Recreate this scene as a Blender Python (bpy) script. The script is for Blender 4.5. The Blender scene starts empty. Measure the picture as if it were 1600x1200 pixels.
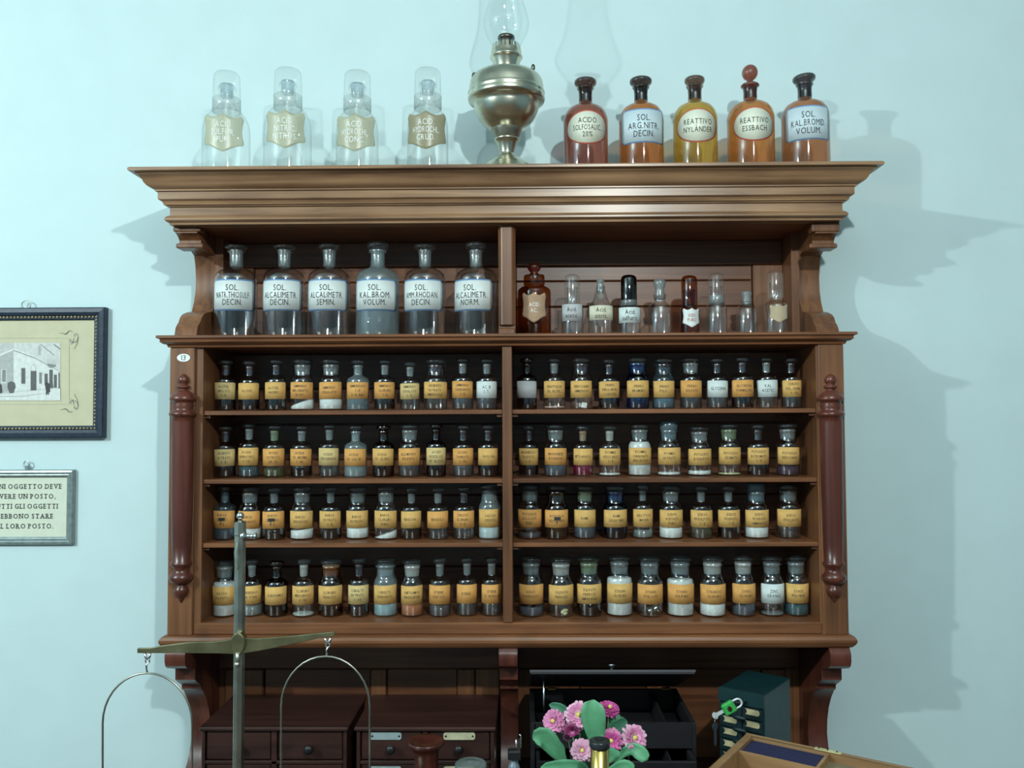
import bpy, bmesh, math, random
from mathutils import Vector, Matrix
random.seed(7)
sc = bpy.context.scene
COL = sc.collection
R = math.radians
# ------------------------------------------------------------------ camera
F = 1330.0
PITCH, YAW, ROLL = R(2.2474), R(.7325), R(.2411)
CAM = Vector((.0377, 0, 1.55))
fw = Vector((-math.sin(YAW)*math.cos(PITCH), math.cos(YAW)*math.cos(PITCH), math.sin(PITCH)))
_r0 = Vector((math.cos(YAW), math.sin(YAW), 0)); _u0 = _r0.cross(fw)
rt = _r0*math.cos(ROLL) - _u0*math.sin(ROLL)
up = _u0*math.cos(ROLL) + _r0*math.sin(ROLL)
cd = bpy.data.cameras.new('camera'); cd.sensor_width = 36; cd.lens = F/1600*36; cd.clip_start = .05
cam = bpy.data.objects.new('camera', cd); COL.objects.link(cam)
m = Matrix((rt, up, -fw)).transposed().to_4x4(); m.translation = CAM
cam.matrix_world = m
sc.camera = cam
# ------------------------------------------------------------------ world, lamps, exposure
w = bpy.data.worlds.new('world'); sc.world = w; w.use_nodes = True
w.node_tree.nodes['Background'].inputs[0].default_value = (.5, .62, .7, 1)
w.node_tree.nodes['Background'].inputs[1].default_value = .05
def lamp(name, loc, watts, col, rad):
    l = bpy.data.lights.new(name, 'POINT'); l.energy = watts; l.color = col; l.shadow_soft_size = rad
    o = bpy.data.objects.new(name, l); o.location = loc; COL.objects.link(o); return o
lamp('ceiling_lamp', (.45, -.3, 2.56), 84, (.92, 1, .97), .028)
lamp('ceiling_lamp', (-2.40, -.3, 2.58), 142, (.88, 1, .98), .036)
vs = sc.view_settings
sc.display_settings.display_device = 'sRGB'
vs.view_transform = 'Standard'; vs.look = 'None'; vs.gamma = 1; vs.exposure = .17; vs.use_curve_mapping = False
sc.cycles.transparent_max_bounces = 32
sc.cycles.use_denoising = True
sc.cycles.caustics_reflective = False; sc.cycles.caustics_refractive = False
sc.cycles.sample_clamp_indirect = 4
# ------------------------------------------------------------------ pixel helpers (1600x1200 frame)
def ray(a, b): return fw*F + rt*(a-800) + up*(600-b)
def PX(a, b, Y): d = ray(a, b); return CAM + d*(Y/d.y)
def PZ(a, b, z): d = ray(a, b); return CAM + d*((z-CAM.z)/d.z)
# ------------------------------------------------------------------ materials
MATS = {}
def _new(name):
    mt = bpy.data.materials.new(name); mt.use_nodes = True; nt = mt.node_tree; nt.nodes.clear()
    out = nt.nodes.new('ShaderNodeOutputMaterial'); MATS[name] = mt
    return mt, nt, out
def _n(nt, t, **kw):
    n = nt.nodes.new(t)
    for k, v in kw.items(): setattr(n, k, v)
    return n
def plain(name, col, rough=.5, metal=0, var=.12, scale=60, bump=0, spec=.5, coat=0):
    if name in MATS: return MATS[name]
    mt, nt, out = _new(name); L = nt.links.new
    p = _n(nt, 'ShaderNodeBsdfPrincipled'); p.inputs['Roughness'].default_value = rough; p.inputs['Metallic'].default_value = metal
    p.inputs['Specular IOR Level'].default_value = spec; p.inputs['Coat Weight'].default_value = coat
    tc = _n(nt, 'ShaderNodeTexCoord'); nz = _n(nt, 'ShaderNodeTexNoise'); nz.inputs['Scale'].default_value = scale; nz.inputs['Detail'].default_value = 4
    L(tc.outputs['Object'], nz.inputs['Vector'])
    rp = _n(nt, 'ShaderNodeValToRGB'); rp.color_ramp.elements[0].position = .3; rp.color_ramp.elements[1].position = .7
    rp.color_ramp.elements[0].color = [c*(1-var) for c in col]+[1]; rp.color_ramp.elements[1].color = [min(1, c*(1+var)) for c in col]+[1]
    L(nz.outputs[0], rp.inputs[0]); L(rp.outputs[0], p.inputs['Base Color'])
    if bump:
        b = _n(nt, 'ShaderNodeBump'); b.inputs['Strength'].default_value = bump; b.inputs['Distance'].default_value = .002
        L(nz.outputs[0], b.inputs['Height']); L(b.outputs[0], p.inputs['Normal'])
    L(p.outputs[0], out.inputs[0]); return mt
def wood(name, dark, light, axis=0, rough=.38, stretch=26, coat=.12):
    if name in MATS: return MATS[name]
    mt, nt, out = _new(name); L = nt.links.new
    p = _n(nt, 'ShaderNodeBsdfPrincipled'); p.inputs['Roughness'].default_value = rough; p.inputs['Coat Weight'].default_value = coat; p.inputs['Coat Roughness'].default_value = .25
    tc = _n(nt, 'ShaderNodeTexCoord'); oi = _n(nt, 'ShaderNodeObjectInfo')
    ad = _n(nt, 'ShaderNodeVectorMath', operation='ADD'); mu = _n(nt, 'ShaderNodeMath', operation='MULTIPLY'); mu.inputs[1].default_value = 17
    L(oi.outputs['Random'], mu.inputs[0]); L(tc.outputs['Object'], ad.inputs[0]); L(mu.outputs[0], ad.inputs[1])
    mp = _n(nt, 'ShaderNodeMapping'); s = [stretch*2.2]*3; s[axis] = 2.2; mp.inputs['Scale'].default_value = s
    L(ad.outputs[0], mp.inputs['Vector'])
    n1 = _n(nt, 'ShaderNodeTexNoise'); n1.inputs['Scale'].default_value = 1; n1.inputs['Detail'].default_value = 6; n1.inputs['Roughness'].default_value = .6; n1.inputs['Distortion'].default_value = .6
    L(mp.outputs[0], n1.inputs['Vector'])
    n2 = _n(nt, 'ShaderNodeTexNoise'); n2.inputs['Scale'].default_value = 5; n2.inputs['Detail'].default_value = 2
    L(ad.outputs[0], n2.inputs['Vector'])
    mx = _n(nt, 'ShaderNodeMath', operation='MULTIPLY_ADD'); mx.inputs[1].default_value = .35; L(n2.outputs[0], mx.inputs[0])
    m2 = _n(nt, 'ShaderNodeMath', operation='MULTIPLY'); m2.inputs[1].default_value = .65; L(n1.outputs[0], m2.inputs[0]); L(m2.outputs[0], mx.inputs[2])
    rp = _n(nt, 'ShaderNodeValToRGB'); e = rp.color_ramp.elements; e[0].position = .34; e[0].color = list(dark)+[1]; e[1].position = .66; e[1].color = list(light)+[1]
    L(mx.outputs[0], rp.inputs[0]); L(rp.outputs[0], p.inputs['Base Color'])
    b = _n(nt, 'ShaderNodeBump'); b.inputs['Strength'].default_value = .18; b.inputs['Distance'].default_value = .001
    L(n1.outputs[0], b.inputs['Height']); L(b.outputs[0], p.inputs['Normal'])
    L(p.outputs[0], out.inputs[0]); return mt
def glass(name, tint, edge=.55, refl=.9, base=.05, rough=.03, haze=0, hazecol=(.6, .7, .72)):
    """thin blown-glass wall: coloured transmission, more absorption and reflection at grazing angles, optional cloudiness"""
    if name in MATS: return MATS[name]
    mt, nt, out = _new(name); L = nt.links.new
    lw = _n(nt, 'ShaderNodeLayerWeight'); lw.inputs['Blend'].default_value = .5
    pw = _n(nt, 'ShaderNodeMath', operation='POWER'); pw.inputs[1].default_value = 4; L(lw.outputs['Facing'], pw.inputs[0])
    nz = _n(nt, 'ShaderNodeTexNoise'); nz.inputs['Scale'].default_value = 40; tc = _n(nt, 'ShaderNodeTexCoord'); L(tc.outputs['Object'], nz.inputs['Vector'])
    bp = _n(nt, 'ShaderNodeBump'); bp.inputs['Strength'].default_value = .08; bp.inputs['Distance'].default_value = .002; L(nz.outputs[0], bp.inputs['Height'])
    cm = _n(nt, 'ShaderNodeMix', data_type='RGBA'); L(pw.outputs[0], cm.inputs[0])
    cm.inputs[6].default_value = list(tint)+[1]; cm.inputs[7].default_value = [c*edge for c in tint]+[1]
    tr = _n(nt, 'ShaderNodeBsdfTransparent'); L(cm.outputs[2], tr.inputs[0])
    sh = tr.outputs[0]
    if haze:
        df = _n(nt, 'ShaderNodeBsdfDiffuse'); df.inputs[0].default_value = list(hazecol)+[1]
        tl = _n(nt, 'ShaderNodeBsdfTranslucent'); tl.inputs[0].default_value = list(hazecol)+[1]
        a = _n(nt, 'ShaderNodeMixShader'); a.inputs[0].default_value = .4; L(df.outputs[0], a.inputs[1]); L(tl.outputs[0], a.inputs[2])
        h = _n(nt, 'ShaderNodeMixShader'); h.inputs[0].default_value = haze; L(sh, h.inputs[1]); L(a.outputs[0], h.inputs[2]); sh = h.outputs[0]
    gl = _n(nt, 'ShaderNodeBsdfGlossy'); gl.inputs['Roughness'].default_value = rough; gl.inputs[0].default_value = (1, 1, 1, 1); L(bp.outputs[0], gl.inputs['Normal'])
    fa = _n(nt, 'ShaderNodeMath', operation='MULTIPLY_ADD'); fa.inputs[1].default_value = refl-base; fa.inputs[2].default_value = base; L(pw.outputs[0], fa.inputs[0])
    mx = _n(nt, 'ShaderNodeMixShader'); L(fa.outputs[0], mx.inputs[0]); L(sh, mx.inputs[1]); L(gl.outputs[0], mx.inputs[2])
    L(mx.outputs[0], out.inputs[0]); return mt

M_wall = plain('painted_plaster', (.64, .80, .82), .9, 0, .02, 9, .15, .2)
M_ceil = plain('ceiling_paint', (.50, .60, .62), .9, 0, .02, 5)
M_room = plain('blue_grey_bounce_paint', (.23, .33, .39), .9, 0, .03, 5)  # unseen walls: colour chosen dark and bluish to tint the bounce light
M_floor = wood('floor_boards', (.10, .06, .04), (.2, .12, .07), 1)
WX = wood('walnut_along', (.090, .032, .014), (.29, .115, .045), 0)
WC = wood('cornice_wood', (.115, .055, .030), (.42, .245, .128), 0, .32)
WXd = wood('walnut_panel', (.070, .024, .013), (.22, .085, .036), 0)
WY = wood('walnut_deep', (.075, .026, .014), (.19, .075, .035), 1)
WZ = wood('walnut_upright', (.085, .032, .014), (.26, .108, .044), 2)
WR = wood('redwood_turned', (.060, .015, .010), (.165, .046, .028), 2, .3)
WDK = wood('dark_mahogany', (.022, .009, .007), (.065, .024, .018), 0)
WBK = wood('ebonised_wood', (.005, .004, .006), (.014, .012, .015), 0, .6, 26, 0)
WOAK = wood('pale_beech', (.20, .105, .045), (.38, .22, .10), 0, .5)
M_beam = plain('green_brass', (.38, .34, .19), .36, 1, .3, 30)
M_brass = plain('aged_brass', (.40, .41, .35), .34, 1, .3, 30)
M_brassb = plain('bright_brass', (.62, .45, .14), .25, 1, .15, 30)
M_lampm = plain('tarnished_pewter_brass', (.60, .58, .46), .27, 1, .25, 22)
M_lampd = plain('dark_burner_metal', (.16, .15, .13), .38, 1, .2, 40)
M_steel = plain('steel', (.6, .64, .66), .25, 1, .1, 40)
M_black = plain('black_lacquer', (.012, .012, .014), .4)
M_ink = plain('printing_ink', (.035, .032, .03), .8, 0, .1)
M_inkred = plain('red_ink', (.45, .09, .05), .8)
M_inkwhite = plain('white_enamel', (.85, .88, .86), .5)
M_frost = glass('ground_glass', (.70, .74, .75), .6, .5, .06, .25, .42, (.52, .58, .58))
M_clear = glass('clear_glass', (.955, .97, .97), .42, .85, .14, .065)
M_clearw = glass('heavy_clear_glass', (.985, .99, .985), .66, .55, .06, .06, .035, (.9, .95, .93))
M_disc = glass('stopper_glass', (.78, .84, .88), .5, .8, .09, .04, .03, (.5, .6, .62))
M_cloud = glass('cloudy_glass', (.82, .90, .92), .5, .6, .12, .10, .28, (.55, .68, .70))
M_blueg = glass('blue_glass', (.14, .34, .66), .5, .8, .12, .10)
M_palebl = glass('pale_blue_glass', (.62, .78, .86), .5, .8, .12, .10, .08, (.4, .55, .62))
M_brown = glass('brown_glass', (.30, .13, .07), .5, .8, .12, .10)
M_violet = glass('violet_black_glass', (.20, .10, .16), .5, .8, .12, .10)
M_amb = glass('thin_amber_glass', (.66, .46, .30), .5, .8, .12, .10)
GL = {'c': M_clear, 'f': M_cloud, 'b': M_blueg, 'p': M_palebl, 'n': M_brown, 'v': M_violet, 'a': M_amb}
GLW = {'c': 'clear', 'f': 'cloudy', 'b': 'blue', 'p': 'pale blue', 'n': 'dark brown', 'v': 'dark violet', 'a': 'amber-tinted'}
LAB = {'o': plain('label_orange', (.72, .37, .105), .75, 0, .10, 70), 'y': plain('label_yellow', (.71, .43, .135), .75, 0, .10, 70),
       'p': plain('label_pale', (.68, .51, .22), .75, 0, .10, 70), 'w': plain('label_white', (.68, .77, .76), .6, 0, .04, 70), 'g': plain('label_grey', (.50, .51, .52), .7, 0, .06, 70)}
# ------------------------------------------------------------------ mesh builder
class B:
    def __init__(s): s.v = []; s.f = []; s.m = []; s.s = []
    def add(s, vs_, fs, mat=0, smooth=False, M=None):
        k = len(s.v)
        s.v += [tuple(M @ Vector(p)) if M else tuple(p) for p in vs_]
        for f in fs: s.f.append([k+i for i in f]); s.m.append(mat); s.s.append(smooth)
        return s
    def box(s, x0, x1, y0, y1, z0, z1, mat=0, M=None):
        v = [(x, y, z) for z in (z0, z1) for y in (y0, y1) for x in (x0, x1)]
        return s.add(v, [(0, 2, 3, 1), (4, 5, 7, 6), (0, 1, 5, 4), (2, 6, 7, 3), (0, 4, 6, 2), (1, 3, 7, 5)], mat, False, M)
    def lathe(s, prof, c=(0, 0, 0), seg=24, mat=0, smooth=True, M=None, a0=0, a1=None, top=None):
        full = a1 is None; n = seg if full else seg+1
        rings = []; vs_ = []
        for r, z in prof:
            if r < 1e-6: rings.append([len(vs_)]); vs_.append((c[0], c[1], c[2]+z)); continue
            g = []
            for i in range(n):
                a = a0 + (2*math.pi if full else (a1-a0))*i/seg
                g.append(len(vs_)); vs_.append((c[0]+r*math.sin(a), c[1]-r*math.cos(a), c[2]+z))
            rings.append(g)
        fs = []
        for A, Bn in zip(rings, rings[1:]):
            for i in range(seg):
                j = (i+1) % n
                if len(A) == 1 and len(Bn) == 1: continue
                if len(A) == 1: fs.append((A[0], Bn[j], Bn[i]))
                elif len(Bn) == 1: fs.append((A[i], A[j], Bn[0]))
                else: fs.append((A[i], A[j], Bn[j], Bn[i]))
        if top: vs_ = [top(p) for p in vs_]
        return s.add(vs_, fs, mat, smooth, M)
    def ball(s, c, r, seg=14, mat=0, sz=1, M=None):
        return s.lathe([(r*math.sin(t*math.pi/10), -r*sz*math.cos(t*math.pi/10)) for t in range(11)], c, seg, mat, True, M)
    def tube(s, pts, r, seg=8, mat=0, closed=False, M=None, cap=True):
        pts = [Vector(p) for p in pts]; n = len(pts); rr = r if isinstance(r, (list, tuple)) else [r]*n
        vs_ = []; prev = None
        for i, p in enumerate(pts):
            if closed: t = pts[(i+1) % n]-pts[i-1]
            else: t = pts[min(i+1, n-1)]-pts[max(i-1, 0)]
            t.normalize()
            if prev is None: prev = t.orthogonal().normalized()
            u = (prev - t*prev.dot(t)).normalized(); prev = u; q = t.cross(u)
            for k in range(seg):
                a = 2*math.pi*k/seg; vs_.append(p + (u*math.cos(a)+q*math.sin(a))*rr[i])
        fs = []
        for i in range(n if closed else n-1):
            for k in range(seg):
                a, b = i*seg, ((i+1) % n)*seg; l = (k+1) % seg
                fs.append((a+k, a+l, b+l, b+k))
        if cap and not closed: fs += [tuple(range(seg))[::-1], tuple((n-1)*seg+k for k in range(seg))]
        return s.add(vs_, fs, mat, True, M)
    def prism(s, poly, a, b, fn, mat=0, smooth=False, M=None):
        """poly of 2-D points extruded from a to b; fn(p,q,t) -> xyz"""
        n = len(poly); vs_ = [fn(p, q, t) for t in (a, b) for p, q in poly]
        s.add(vs_, [tuple(range(n))[::-1], tuple(range(n, 2*n))], mat, False, M)
        return s.add(vs_, [(i, (i+1) % n, n+(i+1) % n, n+i) for i in range(n)], mat, smooth, M)
    def sweepU(s, prof, W, YF, YB, mat=0):
        """profile of (overhang, z) run round left side, front and right side"""
        vs_ = []
        for o, z in prof: vs_ += [(-W-o, YB, z), (-W-o, YF-o, z), (W+o, YF-o, z), (W+o, YB, z)]
        fs = []
        for i in range(len(prof)-1):
            for k in range(3): fs.append((i*4+k, i*4+k+1, i*4+k+5, i*4+k+4))
        return s.add(vs_, fs, mat)
    def build(s, name, mats, parent=None, off=None, bevel=0, loc=None, auto=False):
        if not isinstance(mats, (list, tuple)): mats = [mats]
        me = bpy.data.meshes.new(name)
        vv = [(p[0]-off[0], p[1]-off[1], p[2]-off[2]) for p in s.v] if off else s.v
        me.from_pydata(vv, [], s.f)
        me.polygons.foreach_set('material_index', s.m); me.polygons.foreach_set('use_smooth', s.s)
        for mt in mats: me.materials.append(mt)
        bm = bmesh.new(); bm.from_mesh(me)
        bmesh.ops.remove_doubles(bm, verts=bm.verts, dist=1e-6)
        bmesh.ops.recalc_face_normals(bm, faces=bm.faces)
        if bevel:
            es = [e for e in bm.edges if len(e.link_faces) == 2 and e.calc_face_angle(0) > .5]
            bmesh.ops.bevel(bm, geom=es, offset=bevel, segments=1, affect='EDGES', clamp_overlap=True)
        bm.to_mesh(me); bm.free(); me.update()
        if auto:
            me.polygons.foreach_set('use_smooth', [True]*len(me.polygons)); me.set_sharp_from_angle(angle=R(28))
        o = bpy.data.objects.new(name, me); COL.objects.link(o)
        if parent: o.parent = parent
        if loc: o.location = loc
        return o
def tag(o, label=None, cat=None, group=None, kind=None):
    if label: o['label'] = label
    if cat: o['category'] = cat
    if group: o['group'] = group
    if kind: o['kind'] = kind
    return o
def thing(name, loc, label, cat, group=None, rz=0):
    o = bpy.data.objects.new(name, None); o.empty_display_size = .02; COL.objects.link(o)
    o.location = loc; o.rotation_euler = (0, 0, rz)
    return tag(o, label, cat, group)
# ------------------------------------------------------------------ lettering
GLY = {}
def make_glyphs(chars, key, offset):
    objs = {}
    for ch in chars:
        cu = bpy.data.curves.new('glyph', 'FONT'); cu.body = ch; cu.size = 1; cu.resolution_u = 2; cu.offset = offset
        o = bpy.data.objects.new('glyph', cu); COL.objects.link(o); objs[ch] = o
    bpy.context.view_layer.update(); dg = bpy.context.evaluated_depsgraph_get()
    for ch, o in objs.items():
        me = bpy.data.meshes.new_from_object(o.evaluated_get(dg))
        vs_ = [(v.co.x, v.co.y) for v in me.vertices]; fs = [tuple(p.vertices) for p in me.polygons]
        GLY[key, ch] = (vs_, fs); bpy.data.meshes.remove(me)
    for o in objs.values():
        c = o.data; bpy.data.objects.remove(o); bpy.data.curves.remove(c)
    H = max(v[1] for v in GLY[key, 'H'][0])
    for ch in chars:
        vs_, fs = GLY[key, ch]
        x0 = min(v[0] for v in vs_); x1 = max(v[0] for v in vs_)
        GLY[key, ch] = ([((v[0]-x0)/H, v[1]/H) for v in vs_], fs, (x1-x0)/H)
CH = 'ABCDEFGHIJKLMNOPQRSTUVWXYZ0123456789.,:%abcdefghilmnoprstuÄÅ'
make_glyphs(CH, 'r', 0); make_glyphs(CH, 'b', .007); make_glyphs(CH, 's', .016)
SERIF = {'A': 'bLbR', 'B': 'tLbL', 'D': 'tLbL', 'E': 'tLbL', 'G': '', 'I': 'tCbC', 'L': 'tLbL', 'N': 'tLbLtR', 'O': '', 'P': 'tLbL', 'R': 'tLbLbR', 'S': '', 'T': 'bC', 'U': 'tLtR', 'V': 'tLtR'}
def text_shapes(lines, h, pitch, maxw, key='r', mono=None, gap=.16, sx=1.0, serif=False, align=0):
    """flat polygons (u right, v up), centred on 0,0; each line at most maxw wide"""
    out = []; n = len(lines)
    for i, ln in enumerate(lines):
        v0 = (n-1)/2*pitch - i*pitch - h/2
        x = 0; items = []
        for ch in ln:
            if ch == ' ': x += mono if mono else .42*h*sx; continue
            vs_, fs, gw = GLY[key, ch]
            if mono:
                k = min(1.0, .82*mono/(gw*h)) if gw > .35 else 1
                items.append((x+(mono-gw*h*k)/2, k, ch)); x += mono
            else: items.append((x, sx, ch)); x += gw*h*sx + gap*h
        if not mono: x -= gap*h
        q = min(1, maxw/x) if x > 0 else 1
        for (px_, k, ch) in items:
            vs_, fs, gw = GLY[key, ch]
            out.append(([((px_+a*h*k-x/2)*q, v0+b*h) for a, b in vs_], fs))
            if serif:
                for t in [SERIF.get(ch, '')[j:j+2] for j in range(0, len(SERIF.get(ch, '')), 2)]:
                    cx = {'L': .10*gw, 'C': gw/2, 'R': gw*.9}[t[1]] if t[1] != 'L' else .13
                    if t[1] == 'R': cx = gw-.12
                    a0, a1 = cx-.26, cx+.26; b0, b1 = (0, .13) if t[0] == 'b' else (.87, 1.0)
                    out.append(([((px_+a*h*k-x/2)*q, v0+b*h) for a, b in ((a0, b0), (a1, b0), (a1, b1), (a0, b1))], [(0, 1, 2, 3)]))
    return out
def text_on_cyl(shapes, Rr, zc, rot=0, mat=0, tilt=0):
    b = B()
    for vs_, fs in shapes:
        b.add([(Rr*math.sin(u/Rr+rot), -Rr*math.cos(u/Rr+rot), zc+v+tilt*u) for u, v in vs_], fs, mat)
    return b
# label bands that wrap a bottle: columns (arc, z-low, z-high)
def columns(hw, hh, kind, c=.004, n=16):
    us = [-hw+hw*2*i/n for i in range(n+1)]
    if kind in ('round', 'chamfer'):
        us += [s*(hw-c*t) for s in (-1, 1) for t in (.12, .3, .6, 1)]
    if kind == 'oval': us = [-hw*math.cos(math.pi*i/24) for i in range(25)]
    if kind == 'shield': us = [hw*t for t in (-1, -.9, -.82, -.7, -.5, -.3, -.14, 0, .14, .3, .5, .7, .82, .9, 1)]
    us = sorted(set(round(u, 6) for u in us)); out = []
    for u in us:
        d = hw-abs(u); ins = 0
        if kind == 'round' and d < c: ins = c-math.sqrt(max(0, c*c-(c-d)**2))
        if kind == 'chamfer' and d < c: ins = c-d
        lo, hi = -hh+ins, hh-ins
        if kind == 'oval': q = hh*math.sqrt(max(0.0004, 1-(u/hw)**2)); lo, hi = -q, q
        if kind == 'shield':
            t = abs(u)/hw
            def ip(tab):
                for (a, p), (b_, q_) in zip(tab, tab[1:]):
                    if t <= b_+1e-6: return p+(q_-p)*(t-a)/(b_-a)
                return tab[-1][1]
            hi = hh*ip([(0, 1), (.14, .90), (.3, .80), (.5, .74), (.7, .82), (.82, .90), (.9, .72), (1, .60)])
            lo = hh*ip([(0, -1), (.14, -.96), (.3, -.86), (.5, -.72), (.7, -.62), (.82, -.56), (.9, -.55), (1, -.52)])
        out.append((u, lo, hi))
    return out
def wrap_shield(hw, hh, Rr, zc, rot=0, th=.0006):
    def ip(tab, t):
        for (a, p), (b_, q_) in zip(tab, tab[1:]):
            if t <= b_+1e-6: return p+(q_-p)*(t-a)/(b_-a)
        return tab[-1][1]
    HW = [(0, .90), (.10, 1.0), (.22, .93), (.5, .87), (.74, .92), (.90, 1.0), (1, .94)]
    TOP = [(0, 1.0), (.12, .92), (.28, .83), (.5, .80), (.72, .88), (.9, .99), (1, .93)]
    BOT = [(0, -1.0), (.15, -.95), (.4, -.80), (.65, -.66), (.85, -.60), (1, -.56)]
    nc, nr_ = 20, 12; vs_ = []; fs = []
    for j in range(nr_+1):
        t = j/nr_
        for i in range(nc+1):
            q = -1+2*i/nc; u = q*hw*ip(HW, t); v = hh*(ip(TOP, abs(q))*(1-t)+ip(BOT, abs(q))*t); a = u/Rr+rot
            vs_.append((Rr*math.sin(a), -Rr*math.cos(a), zc+v))
    w1 = nc+1
    for j in range(nr_):
        for i in range(nc): fs.append((j*w1+i, j*w1+i+1, (j+1)*w1+i+1, (j+1)*w1+i))
    ring = list(range(w1))+[j*w1+nc for j in range(1, nr_+1)]+[nr_*w1+i for i in range(nc-1, -1, -1)]+[j*w1 for j in range(nr_-1, 0, -1)]
    k = len(vs_); f_ = (Rr-th)/Rr
    vs_ += [(vs_[i][0]*f_, vs_[i][1]*f_, vs_[i][2]) for i in ring]; n = len(ring)
    fs += [(ring[i], ring[(i+1) % n], k+(i+1) % n, k+i) for i in range(n)]
    return B().add(vs_, fs, 0, True)
def wrap_label(cols, Rr, zc, rot=0, th=.0006, tilt=0, squeeze=0):
    b = B(); vs_ = []; n = len(cols)
    for u, lo, hi in cols:
        for r_ in (Rr, Rr-th):
            a = u/Rr+rot
            for z in (lo, hi): vs_.append((r_*math.sin(a), -r_*math.cos(a), zc+z+tilt*u))
    fs = []
    for i in range(n-1):
        a, c = i*4, i*4+4
        fs += [(a, c, c+1, a+1), (a+1, c+1, c+3, a+3), (a, a+2, c+2, c)]
    e = (n-1)*4
    fs += [(0, 1, 3, 2), (e, e+2, e+3, e+1)]
    return b.add(vs_, fs, 0, True)

# ================================================================== ROOM
YW = 2.035
tag(B().box(-3.3, 3.3, YW, YW+.12, 0, 3.0).build('wall_back', M_wall), 'pale blue-green plastered wall behind the shelf', 'wall', kind='structure')
tag(B().box(-3.3, -3.18, -3.1, YW, 0, 3.0).build('wall_left', M_room), 'plain blue-grey side wall', 'wall', kind='structure')
tag(B().box(3.18, 3.3, -3.1, YW, 0, 3.0).build('wall_right', M_room), 'plain blue-grey wall opposite', 'wall', kind='structure')
tag(B().box(-3.3, 3.3, -3.2, -3.1, 0, 3.0).build('wall_front', M_room), 'plain blue-grey end wall', 'wall', kind='structure')
tag(B().box(-3.3, 3.3, -3.2, YW, -.1, 0).build('floor', M_floor), 'dark boarded floor', 'floor', kind='structure')
tag(B().box(-3.3, 3.3, -3.2, YW+.12, 3.0, 3.1).build('ceiling', M_ceil), 'white painted ceiling', 'ceiling', kind='structure')

# ================================================================== DESK
ZD = .755
desk = thing('desk', (0, 1.6, 0), 'dark wooden desk carrying the shelf, drawer boxes and instruments', 'desk')
off = (0, 1.6, 0)
B().box(-.70, .70, 1.16, 2.03, ZD-.03, ZD).build('desk_top', WDK, desk, off, .003)
for x in (-.66, .61):
    for y in (1.19, 1.95): B().box(x, x+.05, y, y+.05, 0, ZD-.03).build('leg', WDK, desk, off, .002)
B().box(-.61, .61, 1.20, 1.22, ZD-.15, ZD-.03).build('apron', WDK, desk, off)
B().box(-.61, .61, 1.97, 1.99, ZD-.15, ZD-.03).build('apron', WDK, desk, off)

# ================================================================== SHELF UNIT
YF, W = 1.815, .720
YB = 2.02            # face of the back boarding
LIFT = .0004
shelf = thing('apothecary_shelf', (0, 1.93, ZD), 'tall wooden apothecary shelf with moulded cornice and turned half columns', 'shelf')
so = (0, 1.93, ZD)
def zc(y, o=0, x=792): return PX(x, y, YF-o).z
def flatprof(pr):
    z = [zc(y, o) for o, y in pr]
    for i, (o, y) in enumerate(pr):
        if o < 0: z[i] = z[1] if i == 0 else z[i-1]
    return [(o, v) for (o, y), v in zip(pr, z)]
ZT = zc(256, .0640)          # top of cornice
prof = [(-.03, 256), (.0640, 256), (.0668, 257.5), (.0665, 261), (.060, 263), (.0565, 263.5), (.055, 266), (.0515, 268), (.048, 271), (.0455, 275), (.043, 280), (.0385, 285), (.032, 289), (.026, 292),
        (.026, 294), (.0215, 295), (.0215, 307), (.019, 308.5), (.016, 310), (.0135, 313), (.0125, 316), (.0085, 316.5), (.0075, 319), (.0025, 320), (.0025, 333), (.0085, 334.5), (.0115, 337), (.0115, 339.5), (.008, 342.5), (.004, 344), (.003, 347.5), (-.03, 347.5)]
B().sweepU(flatprof(prof), W, YF, YW).build('cornice', WC, shelf, so, auto=True)
zs = zc(347.5, .003)+.0002
B().box(-W+.031, W-.031, YF+.031, 2.032, ZT-.016, ZT-.001).build('top_board', WC, shelf, so)
B().box(-W, W, YF+.002, 2.032, zs, zs+.015).build('soffit_board', WX, shelf, so)
# middle ledge
ZM = zc(521, .0205)
prof = [(-.05, 521), (.0205, 521), (.022, 522), (.022, 525), (.0165, 527), (.0155, 529.5), (.0165, 531), (.011, 534.5), (.005, 536), (.003, 540), (-.05, 540)]
B().sweepU(flatprof(prof), W, YF, YW).build('ledge_moulding', WX, shelf, so, auto=True)
ZMb = zc(540, .003)
B().box(-W+.05, W-.05, YF+.05, 2.032, ZMb, ZM).build('shelf_board', WX, shelf, so)
# deck and bottom ledge
ZK = PX(560, 974, YF).z; ZKb = zc(993, 0)
B().box(-.666, .666, YF+.004, 2.032, ZKb, ZK).build('deck_board', WX, shelf, so, .003)
prof = [(-.05, 993), (.004, 993), (.009, 996), (.0125, 1001), (.0125, 1005), (.009, 1009), (.004, 1012), (-.05, 1012)]
B().sweepU(flatprof(prof), W, YF, YW).build('ledge_moulding', WX, shelf, so, auto=True)
ZL = zc(1012, .004)
B().box(-W+.05, W-.05, YF+.05, 2.032, ZL, ZKb-.0005).build('shelf_board', WX, shelf, so)
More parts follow.
